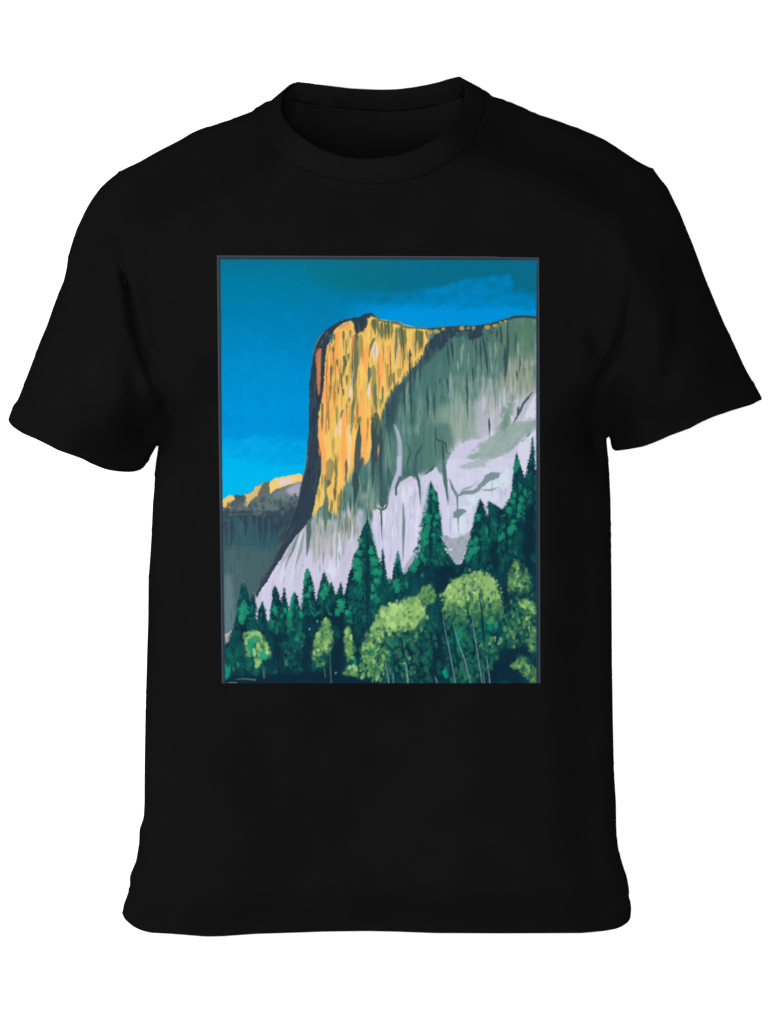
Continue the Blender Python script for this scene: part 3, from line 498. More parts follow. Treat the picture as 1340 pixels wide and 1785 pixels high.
    for (a_, b_, w) in (((690, 240), (680, 330), 5), ((640, 160), (632, 250), 3), ((655, 165), (655, 290), 3), ((668, 170), (668, 280), 3), ((480, 110), (480, 210), 3.5), ((500, 120), (500, 215), 3.5), ((462, 110), (465, 230), 3), ((447, 120), (452, 210), 3), ((555, 140), (570, 330), 4), ((340, 100), (345, 180), 7), ((300, 110), (315, 190), 6), ((410, 100), (412, 190), 3), ((395, 105), (400, 160), 3)):
        stroke('z7', [a_, ((a_[0]+b_[0])/2+2, (a_[1]+b_[1])/2), b_], w, (92, 100, 72) if w < 5 else NAVY, .92, taper=(.1, .7), wob=1)
    for (a_, b_, w) in (((600, 265), (603, 480), 4), ((603, 400), (608, 700), 3.5), ((570, 460), (574, 640), 2.6), ((625, 370), (620, 500), 3), ((655, 360), (650, 480), 3), ((697, 480), (700, 660), 3), ((733, 500), (730, 640), 2.6), ((480, 560), (475, 700), 8), ((510, 500), (500, 690), 6), ((395, 640), (400, 900), 7), ((440, 730), (442, 1120), 4)):
        stroke('z7', [a_, ((a_[0]+b_[0])/2+2, (a_[1]+b_[1])/2), b_], w, (54, 78, 86), .88, taper=(.8, .9), dry=.15, soft=1.3, wob=1)
    rg = random.Random(77)
    E = T('z5', [(1262, 400), (1235, 500), (1190, 545), (1120, 625), (1060, 690), (1000, 765), (940, 840), (890, 900), (850, 975), (825, 1040), (800, 1125), (765, 1190), (720, 1250)])
    for k in range(64):
        t = rg.uniform(0, len(E)-1.01); i = int(t); p = E[i]*(1-t+i)+E[i+1]*(t-i)
        x = p[0]/SS+PX0+rg.uniform(-2, 1); y = p[1]/SS+PY0; L = rg.uniform(6, 22)
        stroke('p', [(x, y-L*.55), (x+.4, y+L*.4)], rg.uniform(1.2, 2.8), rg.choice([(70, 104, 102), (92, 104, 76), (58, 84, 90)]), rg.uniform(.6, .95), taper=(1.2, .6))
        if k % 3 == 0: stroke('p', [(x-2, y-L), (x-2, y+L*.25)], rg.uniform(1.2, 2.4), YEL, .9, taper=(.3, 1.2))
    for k in range(34):   # long fine dark lines down the sunlit face
        x = rg.uniform(566, 690); y = rg.uniform(584, 740); L = rg.uniform(30, 90)
        if not inside(np.array([(x-PX0)*SS, (x-2-PX0)*SS]), np.array([(y-PY0)*SS, (y+L-PY0)*SS]), T('z5', YFZ)).all(): continue
        stroke('p', [(x, y), (x-1+rg.uniform(-1, 1), y+L/2), (x-2, y+L)], rg.uniform(1.1, 2.0), rg.choice([(84, 92, 66), (112, 100, 60), (66, 78, 70)]), .85, taper=(.8, 1), dry=.25, wob=1.2)
    for k in range(20):
        x = rg.uniform(566, 660); y = rg.uniform(584, 780); L = rg.uniform(20, 60)
        stroke('p', [(x, y), (x-1, y+L)], rg.uniform(1.5, 3), rg.choice([(250, 212, 122), (255, 182, 100), (252, 206, 112)]), .8, taper=(1, 1), dry=.15)
    # ---- forest
    # jagged branch tips break the tree edges
    SIL = np.concatenate([T('q3', [(90, 1800), (95, 1450), (120, 1430), (150, 1370), (165, 1310), (185, 1220), (205, 1080), (225, 980), (240, 950), (262, 985), (280, 1050), (292, 1120), (305, 1090), (318, 1036), (335, 1110), (345, 1160), (338, 1230), (350, 1262), (360, 1170), (385, 1110), (392, 1100), (410, 1180), (432, 1272), (442, 1255), (455, 1150), (470, 1020), (485, 985), (505, 1010), (530, 1090), (540, 1112), (550, 1010), (558, 995), (570, 1060), (590, 1150), (600, 1204), (615, 1100), (638, 1028), (665, 1080), (685, 1172), (697, 1160), (705, 1080), (715, 930), (737, 850), (765, 890), (790, 990), (808, 1112), (820, 1040), (845, 940), (868, 872), (895, 930), (915, 1010), (922, 952), (945, 1000), (960, 1055), (985, 1000), (1000, 952), (1015, 1050), (1025, 1062), (1045, 980), (1060, 900), (1085, 830), (1100, 740), (1135, 700), (1145, 610), (1165, 560), (1190, 500), (1207, 464), (1230, 530), (1250, 640), (1275, 710), (1290, 790), (1312, 832)]),
                          T('q4', [(65, 828), (75, 688), (90, 750), (95, 830), (118, 965), (140, 968), (155, 880), (175, 800), (192, 712), (210, 780), (222, 860), (245, 897), (265, 870), (290, 830), (345, 780), (370, 680), (380, 560), (395, 480), (420, 400), (430, 290), (447, 165), (475, 230), (500, 270), (515, 350), (520, 420), (530, 480), (540, 580), (530, 620), (560, 700), (600, 760), (650, 822), (690, 812), (710, 760), (740, 660), (760, 590), (780, 500), (795, 420), (820, 350), (830, 308), (860, 350), (880, 430), (893, 462), (905, 420), (890, 370), (895, 322), (940, 350), (1000, 387), (1030, 370), (1060, 310), (1080, 250), (1085, 150), (1095, 100), (1100, 30), (1118, -55), (1135, 10), (1155, 70), (1180, 142), (1195, 100), (1205, 20), (1225, -50), (1240, -185), (1255, -60), (1258, 40), (1268, 100), (1290, 110), (1290, 1800)])])
    r = mask_poly(SIL, 1.5, 0, .8); sil = np.zeros((CH, CW)); sil[r[2]:r[3], r[0]:r[1]] = r[4]
    fo = ramp(np.clip(.5+(fbm(GX*.05, GY*.03, 4)-.5)*2.4, 0, 1), [(0, (16, 44, 58)), (.5, (16, 56, 72)), (1, (18, 78, 76))])
    IMG[:] = IMG*(1-sil[..., None])+fo*sil[..., None]
    G1 = (28, 138, 106); G2 = (22, 110, 92); G3 = (18, 86, 80); DK = (14, 44, 58)
    def conifer(tag, x, y, hb, hw, seed, lit=1.0, n=None):
        """dabs of green hanging in widening rows either side of a dark spine"""
        ox, oy, s = FR[tag]; rg = random.Random(seed)
        x = (ox+x/s-PX0)*SS; y = (oy+y/s-PY0)*SS; hb = hb/s*SS; hw = hw/s*SS
        rows = int(hb/3.6)
        stroke('p', [(x/SS+PX0, y/SS+PY0), (x/SS+PX0, (y+hb*.5)/SS+PY0), (x/SS+PX0, (y+hb)/SS+PY0)], hw*1.3/SS, (20, 92, 82), .35*lit, taper=(1.6, .3), soft=5, dry=.1)
        for i in range(rows):
            t = (i+.8)/rows; yy = y+t*hb; w = hw*t**.85
            for k in range(max(1, int(w/3.4))*2):
                u = rg.uniform(-1, 1); xx = x+u*w
                c = rg.choices([G1, G2, G3, DK], [2.0*lit*(abs(u) > .25), 2.5*lit, 2.5, 1.6])[0]
                sz = rg.uniform(1.5, 4.2)*min(1, .5+t)
                dab(xx, yy, sz*.62, sz*rg.uniform(.9, 1.7), -u*rg.uniform(.5, 1.3), col(c)+rg.uniform(-.02, .02), rg.uniform(.3, .75), .6)
        stroke('p', [(x/SS+PX0, (y+hb*.15)/SS+PY0), (x/SS+PX0+1, (y+hb*.55)/SS+PY0), (x/SS+PX0, (y+hb)/SS+PY0)], max(3, hw*.22), (14, 50, 64), .75, taper=(1, .5), soft=2, dry=.25)
    for i, (x, y, hb, hw, lit) in enumerate(((240, 960, 330, 62, 1), (318, 1045, 200, 30, .6), (392, 1108, 200, 38, .6), (485, 990, 300, 48, .6), (558, 1000, 260, 34, .5), (638, 1035, 300, 50, 1.1), (737, 856, 360, 62, 1), (868, 880, 330, 60, .7), (922, 958, 160, 25, .4), (1000, 958, 200, 30, .4), (1207, 470, 800, 190, .9))):
        conifer('q3', x, y, hb, hw, 100+i, lit)
    for i, (x, y, hb, hw, lit) in enumerate(((75, 695, 300, 40, .6), (192, 718, 300, 58, .8), (447, 178, 640, 135, .8), (830, 315, 560, 130, .6), (900, 330, 300, 90, .4), (1118, -45, 520, 62, .6), (1240, -170, 700, 50, .3), (1040, 330, 460, 110, .5))):
        conifer('q4', x, y, hb, hw, 200+i, lit)
    # painted lights on the big firs
    FIR = [((240, 1180), 9, 18), ((225, 1240), 6, 14), ((1150, 640), 5, 6), ((1140, 730), 6, 7), ((1120, 800), 7, 9), ((1130, 900), 9, 14), ((1110, 830), 6, 9), ((1235, 720), 6, 10), ((1250, 790), 6, 8), ((1290, 880), 9, 7), ((1280, 950), 8, 7), ((1260, 1080), 8, 8), ((1250, 1010), 5, 8), ((1000, 1130), 9, 14), ((975, 1190), 6, 8), ((1050, 1195), 5, 8), ((465, 1290), 6, 11), ((490, 1180), 5, 9), ((605, 1200), 5, 12), ((620, 1110), 4, 14), ((600, 1280), 6, 8), ((640, 1470), 6, 10), ((660, 1400), 5, 10), ((690, 1215), 5, 8), ((735, 900), 5, 10), ((720, 960), 4, 7), ((765, 1010), 5, 8), ((740, 1060), 5, 6), ((880, 1010), 6, 12), ((860, 1060), 5, 8), ((570, 1180), 4, 5), ((615, 1550), 6, 3), ((200, 1600), 3, 6), ((120, 1650), 4, 16), ((720, 1400), 4, 8), ((500, 1330), 3, 12), ((680, 1290), 4, 9), ((1070, 1270), 7, 5)]
    rg = random.Random(5)
    for (q, rx, ry) in FIR:
        p = T('q3', [q])[0]
        dab(p[0], p[1], rx*.85, ry*.85, rg.uniform(-.25, .25), col((32, 140, 108)), .85, .5)
        dab(p[0]-1, p[1]-1, rx*.4, ry*.45, 0, col((44, 160, 120)), .5, .6)
    FIR4 = [((430, 470), 7, 12), ((400, 590), 8, 12), ((425, 530), 6, 9), ((410, 650), 7, 7), ((465, 250), 5, 8), ((480, 300), 5, 9), ((470, 590), 5, 4), ((310, 850), 9, 8), ((340, 790), 6, 9), ((385, 908), 4, 4), ((380, 760), 4, 9), ((770, 720), 9, 9), ((740, 770), 7, 7), ((800, 700), 7, 6), ((800, 630), 5, 6), ((770, 650), 6, 6), ((820, 450), 4, 8), ((885, 560), 3, 8), ((1110, 60), 5, 12), ((1130, 30), 4, 8), ((1060, 400), 6, 9), ((1090, 490), 7, 5), ((1070, 560), 6, 10), ((1095, 530), 6, 7), ((1140, 380), 4, 8), ((1135, 440), 5, 5), ((1155, 320), 6, 6), ((1085, 330), 6, 6), ((1100, 280), 4, 8), ((1185, 260), 3, 10), ((1010, 590), 4, 8), ((990, 620), 4, 7), ((1150, 210), 3, 3), ((190, 1000), 6, 14), ((175, 960), 5, 8), ((190, 780), 4, 9), ((260, 970), 3, 14), ((25, 880), 9, 6), ((30, 1100), 7, 8), ((20, 800), 6, 9), ((500, 450), 5, 6), ((480, 500), 5, 5)]
    for (q, rx, ry) in FIR4:
        p = T('q4', [q])[0]
        dab(p[0], p[1], rx*.85, ry*.85, rg.uniform(-.25, .25), col((30, 136, 106)), .85, .5)
        dab(p[0]-1, p[1]-1, rx*.4, ry*.45, 0, col((40, 152, 116)), .5, .6)
    dabs('q3', [(110, 1300), (1339, 1250), (1339, 1600), (900, 1620), (110, 1700)], 240, (2, 6), [((18, 78, 78), 3), ((20, 96, 84), 2), ((16, 60, 72), 3)], 80, aspect=(1, 2.2), a=(.25, .6))
    dabs('q4', [(0, 1010), (330, 900), (560, 850), (800, 850), (1268, 560), (1268, 1400), (0, 1300)], 400, (2, 6), [((18, 78, 78), 3), ((20, 96, 84), 1.6), ((16, 60, 72), 3)], 81, aspect=(1, 2.2), a=(.25, .55))
    # (pools of shade between the painted trees)
    for tag, pt in (('q3', [(470, 1360), (530, 1360), (540, 1700), (460, 1700)]), ('q3', [(740, 1320), (850, 1330), (800, 1440), (740, 1620), (690, 1600), (700, 1440)]), ('q3', [(950, 1250), (1200, 1300), (1200, 1440), (1140, 1600), (1030, 1450), (1010, 1640), (940, 1650), (930, 1500)]), ('q3', [(500, 1680), (860, 1640), (1200, 1700), (1339, 1750), (150, 1750), (150, 1700)]),
                    ('q4', [(460, 850), (610, 850), (600, 980), (560, 1040), (490, 1080), (460, 950)]), ('q4', [(930, 660), (1000, 760), (980, 880), (920, 850), (900, 720)]), ('q4', [(1200, 380), (1268, 350), (1268, 760), (1180, 720)]), ('q4', [(980, 1200), (1060, 1200), (1070, 1300), (1000, 1300)]), ('q4', [(450, 1320), (540, 1330), (560, 1740), (430, 1740)]), ('q4', [(1040, 1450), (1200, 1400), (1260, 1560), (1140, 1520), (1130, 1740), (900, 1740), (980, 1500)]), ('q4', [(250, 1450), (370, 1430), (400, 1740), (280, 1740)]), ('q4', [(980, 1000), (1050, 1000), (1060, 1100), (1020, 1120)])):
        poly(tag, pt, (16, 42, 58), .82, rough=3, soft=3, fr=.12)
    # ---- leafy trees
    L1 = (176, 216, 132); L2 = (148, 190, 116); L3 = (108, 156, 92); L4 = (64, 122, 84); TL = (10, 150, 122); D2 = (20, 74, 76)
    def leafy(tag, pts, seed, n, base=L2, hi=L1, und=L4):
        poly(tag, pts, und, .8, rough=3.2, soft=1, fr=.3)
        poly(tag, pts, base, .92, rough=4.0, soft=.6, fr=.22, dry=.34, dscale=(.12, .12))
        dabs(tag, pts, int(n*.75), (1.2, 4.2), [(base, 4), (L3, 2.2), (hi, 1.8), (L4, 1.1), (D2, .35)], seed, aspect=(.7, 1.4), a=(.35, .85), rough=.5)
        q = np.array(pts, float); c0 = q.mean(0); q = c0+(q-c0)*1.16
        dabs(tag, q, int(n*.5), (.9, 2.6), [(base, 2), (L3, 3), (hi, .7), (L4, 3), (D2, 1.5)], seed+500, aspect=(.8, 1.8), a=(.4, .9), rough=.6)
    # undergrowth greens
    for tag, pt, n, sd in (('q4', [(0, 1400), (400, 1280), (470, 1330), (430, 1740), (0, 1740)], 200, 301), ('q4', [(540, 1180), (1020, 1140), (1060, 1340), (960, 1560), (800, 1740), (560, 1740), (540, 1400)], 300, 302), ('q4', [(1040, 1100), (1268, 1180), (1268, 1480), (1060, 1460)], 110, 303), ('q3', [(1150, 1350), (1339, 1300), (1339, 1740), (1130, 1700)], 110, 304), ('q3', [(240, 1380), (440, 1440), (440, 1640), (250, 1640)], 90, 305), ('q3', [(540, 1240), (720, 1240), (700, 1640), (540, 1640)], 40, 306)):
        dabs(tag, pt, n, (1.3, 4.5), [((26, 104, 86), 4), ((40, 120, 90), 2), ((20, 80, 80), 3), ((74, 134, 88), 1.2), (DK, 1.5)], sd, aspect=(.8, 2.2), a=(.3, .75), rough=.5)
    for tag, pt in (('q4', [(620, 1320), (690, 1300), (730, 1370), (720, 1480), (660, 1540), (640, 1440)]), ('q4', [(870, 1290), (930, 1210), (965, 1240), (960, 1320), (900, 1350)]), ('q4', [(120, 1390), (150, 1360), (190, 1400), (180, 1460), (130, 1450)]), ('q4', [(360, 1230), (420, 1210), (400, 1300), (350, 1320)]), ('q4', [(550, 1650), (580, 1640), (580, 1700), (555, 1700)]), ('q3', [(1070, 1540), (1110, 1530), (1110, 1630), (1070, 1640)]), ('q3', [(100, 1600), (130, 1620), (125, 1710), (105, 1720)])):
        poly(tag, pt, TL, .35, rough=3, soft=2, fr=.3)
        dabs(tag, pt, 16, (1.5, 4), [(TL, 3), ((30, 130, 100), 2), ((20, 170, 136), 1)], 120, a=(.4, .85), rough=.6)
    leafy('q4', [(0, 1300), (30, 1210), (80, 1150), (150, 1130), (210, 1120), (270, 1080), (330, 1070), (360, 1060), (400, 1180), (410, 1240), (370, 1290), (300, 1320), (240, 1360), (160, 1360), (90, 1400), (0, 1500)], 41, 230)
    leafy('q4', [(370, 1060), (390, 995), (430, 985), (470, 1030), (485, 1090), (450, 1130), (400, 1120)], 42, 50, base=L3, hi=L2)
    leafy('q3', [(1339, 1160), (1290, 1230), (1250, 1290), (1230, 1370), (1180, 1440), (1160, 1520), (1230, 1480), (1339, 1440)], 43, 90)
    dabs('q3', [(1160, 1480), (1339, 1440), (1339, 1720), (1150, 1700)], 90, (1.2, 3.6), [(L3, 3), (L4, 3), (L2, 1.5), (D2, 1.5)], 44, aspect=(.8, 1.4))
    leafy('q4', [(556, 1100), (560, 1040), (600, 990), (650, 940), (700, 905), (760, 890), (830, 880), (880, 920), (920, 920), (960, 970), (985, 1050), (1010, 1140), (960, 1150), (910, 1140), (880, 1180), (800, 1200), (720, 1190), (640, 1200), (590, 1210), (560, 1180)], 45, 300)
    dabs('q4', [(880, 930), (940, 940), (970, 1080), (900, 1120), (840, 1000)], 26, (3, 6), [(L2, 1), ((156, 194, 120), 1)], 46, aspect=(.9, 1.5))
    dabs('q4', [(70, 1150), (240, 1120), (260, 1220), (150, 1300), (60, 1290)], 22, (3, 5.5), [(L1, 2), (L2, 1)], 47, aspect=(.9, 1.5))
    dabs('q4', [(580, 980), (680, 940), (680, 1000), (640, 1080), (580, 1090)], 14, (3, 5.5), [(L1, 2), (L2, 1)], 48, aspect=(.9, 1.4))
    dabs('q4', [(650, 1100), (800, 920), (850, 900), (800, 1150), (700, 1180)], 40, (1.5, 4), [(L1, 1), (L2, 2), (L3, 2), (L4, 1)], 49, aspect=(1, 1.8))
    leafy('q4', [(1105, 790), (1150, 800), (1195, 860), (1225, 950), (1225, 1020), (1180, 1040), (1120, 1020), (1060, 1040), (1055, 930), (1075, 840)], 50, 70, base=L3, hi=L2)
    dabs('q4', [(1105, 850), (1140, 850), (1150, 1000), (1110, 1000)], 12, (3, 5), [(L1, 1), (L2, 1)], 51)
    leafy('q4', [(1130, 1110), (1200, 1085), (1268, 1150), (1268, 1200), (1200, 1190), (1150, 1150)], 52, 26)
    leafy('q4', [(1130, 1560), (1165, 1535), (1230, 1600), (1268, 1640), (1268, 1740), (1220, 1730), (1150, 1650), (1080, 1610)], 53, 50, base=L3, hi=L2)
    leafy('q4', [(1240, 1330), (1268, 1310), (1268, 1500), (1220, 1490)], 54, 16, base=L3, hi=L2)
    dabs('q4', [(1050, 1100), (1240, 1200), (1250, 1420), (1100, 1460), (1040, 1300)], 60, (1.2, 3), [(L3, 1.5), (L4, 3), (L2, .6)], 55)
    leafy('q3', [(245, 1385), (290, 1345), (345, 1345), (385, 1385), (390, 1420), (440, 1470), (440, 1540), (400, 1560), (350, 1520), (330, 1450), (280, 1440), (260, 1470)], 56, 50)
    poly('q3', [(270, 1440), (310, 1390), (350, 1370), (360, 1410), (320, 1440), (320, 1520), (280, 1520)], (24, 150, 116), .85, rough=1.6)
    poly('q3', [(360, 1500), (400, 1480), (430, 1520), (420, 1560), (370, 1555)], (36, 160, 124), .85, rough=1.2)
    leafy('q3', [(880, 1235), (915, 1300), (945, 1420), (920, 1500), (880, 1520), (850, 1480), (800, 1500), (770, 1530), (800, 1420), (840, 1380), (850, 1310)], 57, 60, base=L3, hi=L2)
    dabs('q3', [(750, 1510), (870, 1500), (870, 1610), (820, 1640)], 34, (1.2, 3), [(L4, 3), (L3, 2)], 58)
    leafy('q3', [(1050, 1290), (1085, 1350), (1080, 1430), (1110, 1460), (1100, 1520), (1060, 1540), (1020, 1520), (1040, 1440), (1020, 1400)], 59, 34, base=L3, hi=L2)
    leafy('q3', [(1005, 1665), (1060, 1650), (1110, 1650), (1140, 1670), (1110, 1700), (1030, 1685)], 60, 16)
    dabs('q4', [(280, 1530), (400, 1540), (350, 1700), (200, 1680), (200, 1600)], 14, (1, 2.2), [(L2, 1), (L1, 1)], 61, aspect=(1, 1.6))
    dabs('q4', [(820, 1400), (1000, 1380), (1010, 1460), (920, 1520), (820, 1500)], 14, (1.2, 3), [(L2, 1), (L3, 1)], 62)
    dabs('q4', [(0, 1400), (80, 1360), (90, 1430), (0, 1510)], 12, (2, 4.5), [(L1, 1), (L2, 1)], 63)
    dabs('q4', [(580, 1170), (1000, 1110), (1010, 1220), (860, 1260), (560, 1260)], 90, (1.5, 4), [(L4, 3), (L3, 1.5), (D2, 3)], 70, a=(.4, .85))
    dabs('q4', [(60, 1380), (240, 1330), (420, 1240), (430, 1330), (250, 1440), (40, 1480)], 60, (1.5, 4), [(L4, 3), (L3, 1), (D2, 3)], 71, a=(.4, .85))
    dabs('q4', [(800, 930), (960, 1000), (980, 1120), (760, 1180), (700, 1060)], 34, (1.2, 3), [(L4, 3), (D2, 1)], 72, a=(.35, .8))
    dabs('q4', [(370, 1010), (480, 1040), (470, 1130), (380, 1140)], 20, (1.2, 3), [(L4, 3), (D2, 1)], 73, a=(.35, .8))
    streaks('q4', [(570, 1000), (660, 930), (760, 890), (860, 900), (900, 1000), (800, 1180), (580, 1190)], 40, (3, 10), (1.2, 2.6), [L4, (86, 136, 86), (52, 108, 80)], 90, a=(.4, .8), slant=-.5, dry=0)
    dabs('q4', [(560, 1120), (760, 1150), (980, 1100), (1010, 1250), (600, 1290)], 90, (2, 4.5), [(L4, 3), ((40, 104, 84), 3), (L3, 1.2)], 91, a=(.3, .65))
    dabs('q4', [(1090, 860), (1200, 900), (1200, 1020), (1080, 1020)], 16, (1.2, 3), [(L4, 3), (D2, 1.5)], 92, a=(.4, .8))
    dabs('z8', [(590, 610), (610, 500), (680, 420), (720, 500), (700, 650), (600, 650)], 130, (1.3, 3.6), [(L3, 3), (L2, 2.2), (L4, 3), ((36, 130, 96), 2), (L1, .8)], 130, a=(.4, .9))
    dabs('z8', [(1170, 380), (1300, 350), (1305, 500), (1220, 520), (1170, 460)], 110, (1.3, 3.6), [(L3, 1.6), (L4, 3), ((36, 120, 90), 2), (D2, 2)], 131, a=(.3, .8))
    dabs('z8', [(930, 400), (1190, 400), (1190, 480), (1130, 600), (1000, 650), (950, 520)], 150, (1.5, 4.5), [((26, 110, 92), 3), ((40, 130, 96), 2), ((18, 90, 84), 2), (L4, 1)], 132, a=(.25, .7))
    dabs('z8', [(720, 480), (900, 400), (920, 640), (720, 650)], 110, (1.5, 4.5), [((26, 104, 88), 3), ((18, 84, 80), 3), (L4, 1.6), ((16, 48, 62), 2)], 133, a=(.3, .75))
    dabs('z8', [(60, 500), (600, 420), (590, 620), (60, 620)], 170, (1.8, 5), [((18, 84, 80), 3), ((24, 106, 88), 1.6), ((16, 52, 66), 2.4)], 134, aspect=(1, 2.4), a=(.25, .6))
    # redo the small sunny trees over the undergrowth
    for pt, n, sd in (([(455, 395), (475, 440), (485, 490), (470, 530), (440, 530), (410, 560), (395, 545), (410, 480), (440, 440)], 46, 140), ([(540, 430), (560, 470), (565, 520), (572, 580), (590, 625), (530, 625), (545, 580), (530, 520)], 34, 141), ([(130, 470), (170, 445), (205, 465), (228, 530), (225, 570), (180, 590), (140, 540)], 46, 142)):
        dabs('z8', pt, n, (1.4, 4), [(L2, 3), (L3, 3), (L1, 1), (L4, 1.4)], sd, a=(.5, .95), rough=.5)
    poly('z8', [(140, 490), (165, 465), (182, 478), (165, 510), (165, 545), (148, 540)], (24, 150, 116), .8, rough=1.6)
    poly('z8', [(190, 535), (210, 528), (222, 548), (215, 565), (195, 562)], (36, 160, 124), .85, rough=1.2)
    poly('z8', [(370, 480), (400, 470), (395, 560), (380, 600), (350, 600)], (16, 44, 60), .75, rough=2, soft=2)
    poly('z8', [(490, 470), (530, 480), (540, 610), (485, 620), (478, 540)], (16, 42, 58), .85, rough=2, soft=2)
    poly('z8', [(60, 640), (250, 625), (450, 610), (600, 640), (600, 665), (60, 665)], (16, 42, 58), .85, rough=2, soft=2)
    dabs('z8', [(1180, 200), (1305, 120), (1305, 640), (1230, 640), (1190, 480)], 70, (2, 5), [((16, 48, 62), 3), ((18, 76, 76), 2)], 160, a=(.3, .7))
    dabs('z8', [(640, 470), (880, 390), (900, 480), (680, 560)], 60, (2, 4.5), [((26, 96, 84), 3), (L4, 2), ((16, 56, 68), 2)], 161, a=(.3, .75))
    dabs('z8', [(930, 340), (1180, 330), (1190, 420), (930, 430)], 60, (1.5, 4), [(L4, 3), ((30, 104, 86), 3), (L3, 1)], 162, a=(.3, .75))
    dabs('z8', [(1200, 200), (1280, 220), (1290, 310), (1190, 320)], 30, (1.2, 3.2), [(L4, 3), (D2, 3)], 163, a=(.4, .8))
    # trunks
    for s, w in (([(490, 1110), (520, 1200), (545, 1290), (585, 1480)], 5), ([(600, 1220), (625, 1350), (645, 1500), (660, 1640)], 4), ([(822, 1050), (845, 1180), (855, 1320), (870, 1480)], 4.5), ([(725, 1095), (740, 1200), (758, 1275)], 3), ([(222, 1390), (230, 1480), (250, 1560)], 5), ([(165, 1430), (165, 1560), (160, 1700)], 2.5), ([(100, 1440), (140, 1480)], 2), ([(645, 1200), (615, 1270)], 2), ([(110, 1560), (120, 1740)], 3), ([(985, 1600), (980, 1740)], 2)):
        stroke('q4', s, w, (16, 54, 66), .92, taper=(1, .4))
    for s, w in (([(550, 1150), (548, 1260), (570, 1380), (605, 1540), (640, 1745)], 1.7), ([(625, 1290), (665, 1430), (715, 1570), (760, 1745)], 2.2), ([(765, 1190), (780, 1300), (805, 1470), (850, 1745)], 1.9), ([(880, 1480), (890, 1600), (910, 1745)], 2), ([(250, 1560), (262, 1650), (272, 1745)], 3), ([(100, 1590), (125, 1745)], 2.2), ([(480, 1690), (500, 1745)], 2), ([(155, 1660), (158, 1745)], 1.6), ([(858, 1660), (866, 1745)], 1.5)):
        stroke('q4', s, w, (128, 160, 156), .8, taper=(1, 0), soft=.9)
    for s, w in (([(912, 1490), (918, 1620), (925, 1745)], 1.6), ([(868, 1610), (880, 1700)], 1.5), ([(398, 1620), (402, 1710)], 2.4), ([(158, 1610), (165, 1650)], 1.6), ([(170, 1715), (250, 1710), (340, 1720)], 2.4), ([(110, 1740), (190, 1742)], 2.4)):
        stroke('q3', s, w, (104, 136, 120), .75, taper=(1, 0), soft=.9)
    for q in ((815, 1262), (755, 1325), (710, 832), (960, 1665)):
        p = T('q3', [q])[0]; dab(p[0], p[1], 1.5, 2, .3, col((120, 190, 180)), .8)
    for q in ((240, 955), (490, 985), (320, 1045)):
        p = T('q3', [q])[0]; dab(p[0], p[1], 1, 2, 0, col((170, 170, 120)), .5)
    # stray specks in the sky
    for tag, x, y in (('q1', 660, 288), ('q1', 372, 1197), ('q1', 318, 1382), ('q1', 248, 1085), ('q1', 757, 700), ('q2', 222, 147), ('q2', 257, 455), ('q2', 787, 348), ('q2', 925, 397), ('q1', 483, 104)):
        p = T(tag, [(x, y)])[0]; dab(p[0], p[1], .9, .9, 0, col((120, 110, 120)), .7)
    # fine grain of the ink
    g = (fbm(GX*.9, GY*.9, 2)-.5)*.018
    IMG[:] = np.clip(IMG+g[..., None], 0, 1)
    # ---- frame line round the picture
    wob = (vnoise(GY*.25, GY*0+3)-.5)*1.0; wobx = (vnoise(GX*.25, GX*0+8)-.5)*.9
    li = np.interp(GY, [445, 560, 830, 1191], [384.2, 385.4, 387.4, 392.4])+wob*.5
    ri = np.interp(GY, [445, 542, 800, 1191], [936, 934.4, 934.4, 934.6])+wob*.5
    ti = np.interp(GX, [380, 650, 940], [452.4, 453.2, 453.8])+wobx*.5
    fr = np.clip(np.maximum.reduce([li-GX, GX-ri, ti-GY])+.5, 0, 1)
    IMG[:] = IMG*(1-fr[..., None])+col((46, 60, 72))*fr[..., None]
    lo = np.interp(GY, [445, 700, 1191], [378, 380.6, 386.8]); ro = np.interp(GY, [445, 800, 1191], [939.2, 940.6, 941.4])
    to = np.interp(GX, [380, 640, 860, 872, 940], [445.5, 446.5, 447.3, 448.3, 449.3]); 
    ed = np.minimum.reduce([GX-lo, ro-GX, GY-to])
    e = np.clip(1.6-ed, 0, 1)*.75
    IMG[:] = IMG*(1-e[..., None])+col((92, 100, 106))*e[..., None]

YFZ = [(240, 440), (340, 260), (480, 200), (640, 160), (1030, 240), (1240, 270), (1240, 480), (1000, 740), (850, 960), (780, 1150), (700, 1340), (150, 1340), (200, 960)]

# ---------------- the T-shirt: outline curves traced in photograph-plane pixels ----------------
SHL = [(486, 168), (477, 174), (465, 177), (455, 183), (442, 191), (440, 194), (428, 199), (415, 203), (400, 209.5), (392, 212), (368, 220), (360, 221), (344, 227), (331, 233), (319, 241), (302, 250), (282, 260), (262, 271), (242, 282.6), (220, 292.7), (208, 299)]
SLL = [(208, 299), (190, 313), (175, 327), (163, 343), (156, 354), (148, 368), (143, 379), (134, 398), (128, 415), (123, 431), (118, 450), (116, 466), (111, 489), (101, 513), (92, 537), (81, 569), (70, 594), (60.5, 620), (51, 645), (42, 668.5), (32, 694), (20, 714), (14, 731)]
CUL = [(14, 731), (15, 736), (22, 744), (39, 755.5), (64, 766), (82, 775), (101, 785), (124, 793), (146, 801), (156, 807), (168, 812), (180, 817), (192, 820), (206, 822), (222, 823), (234, 822)]
UNL = [(234, 822), (242, 820), (248, 817), (252, 813), (259, 801), (266, 789), (273, 777)]
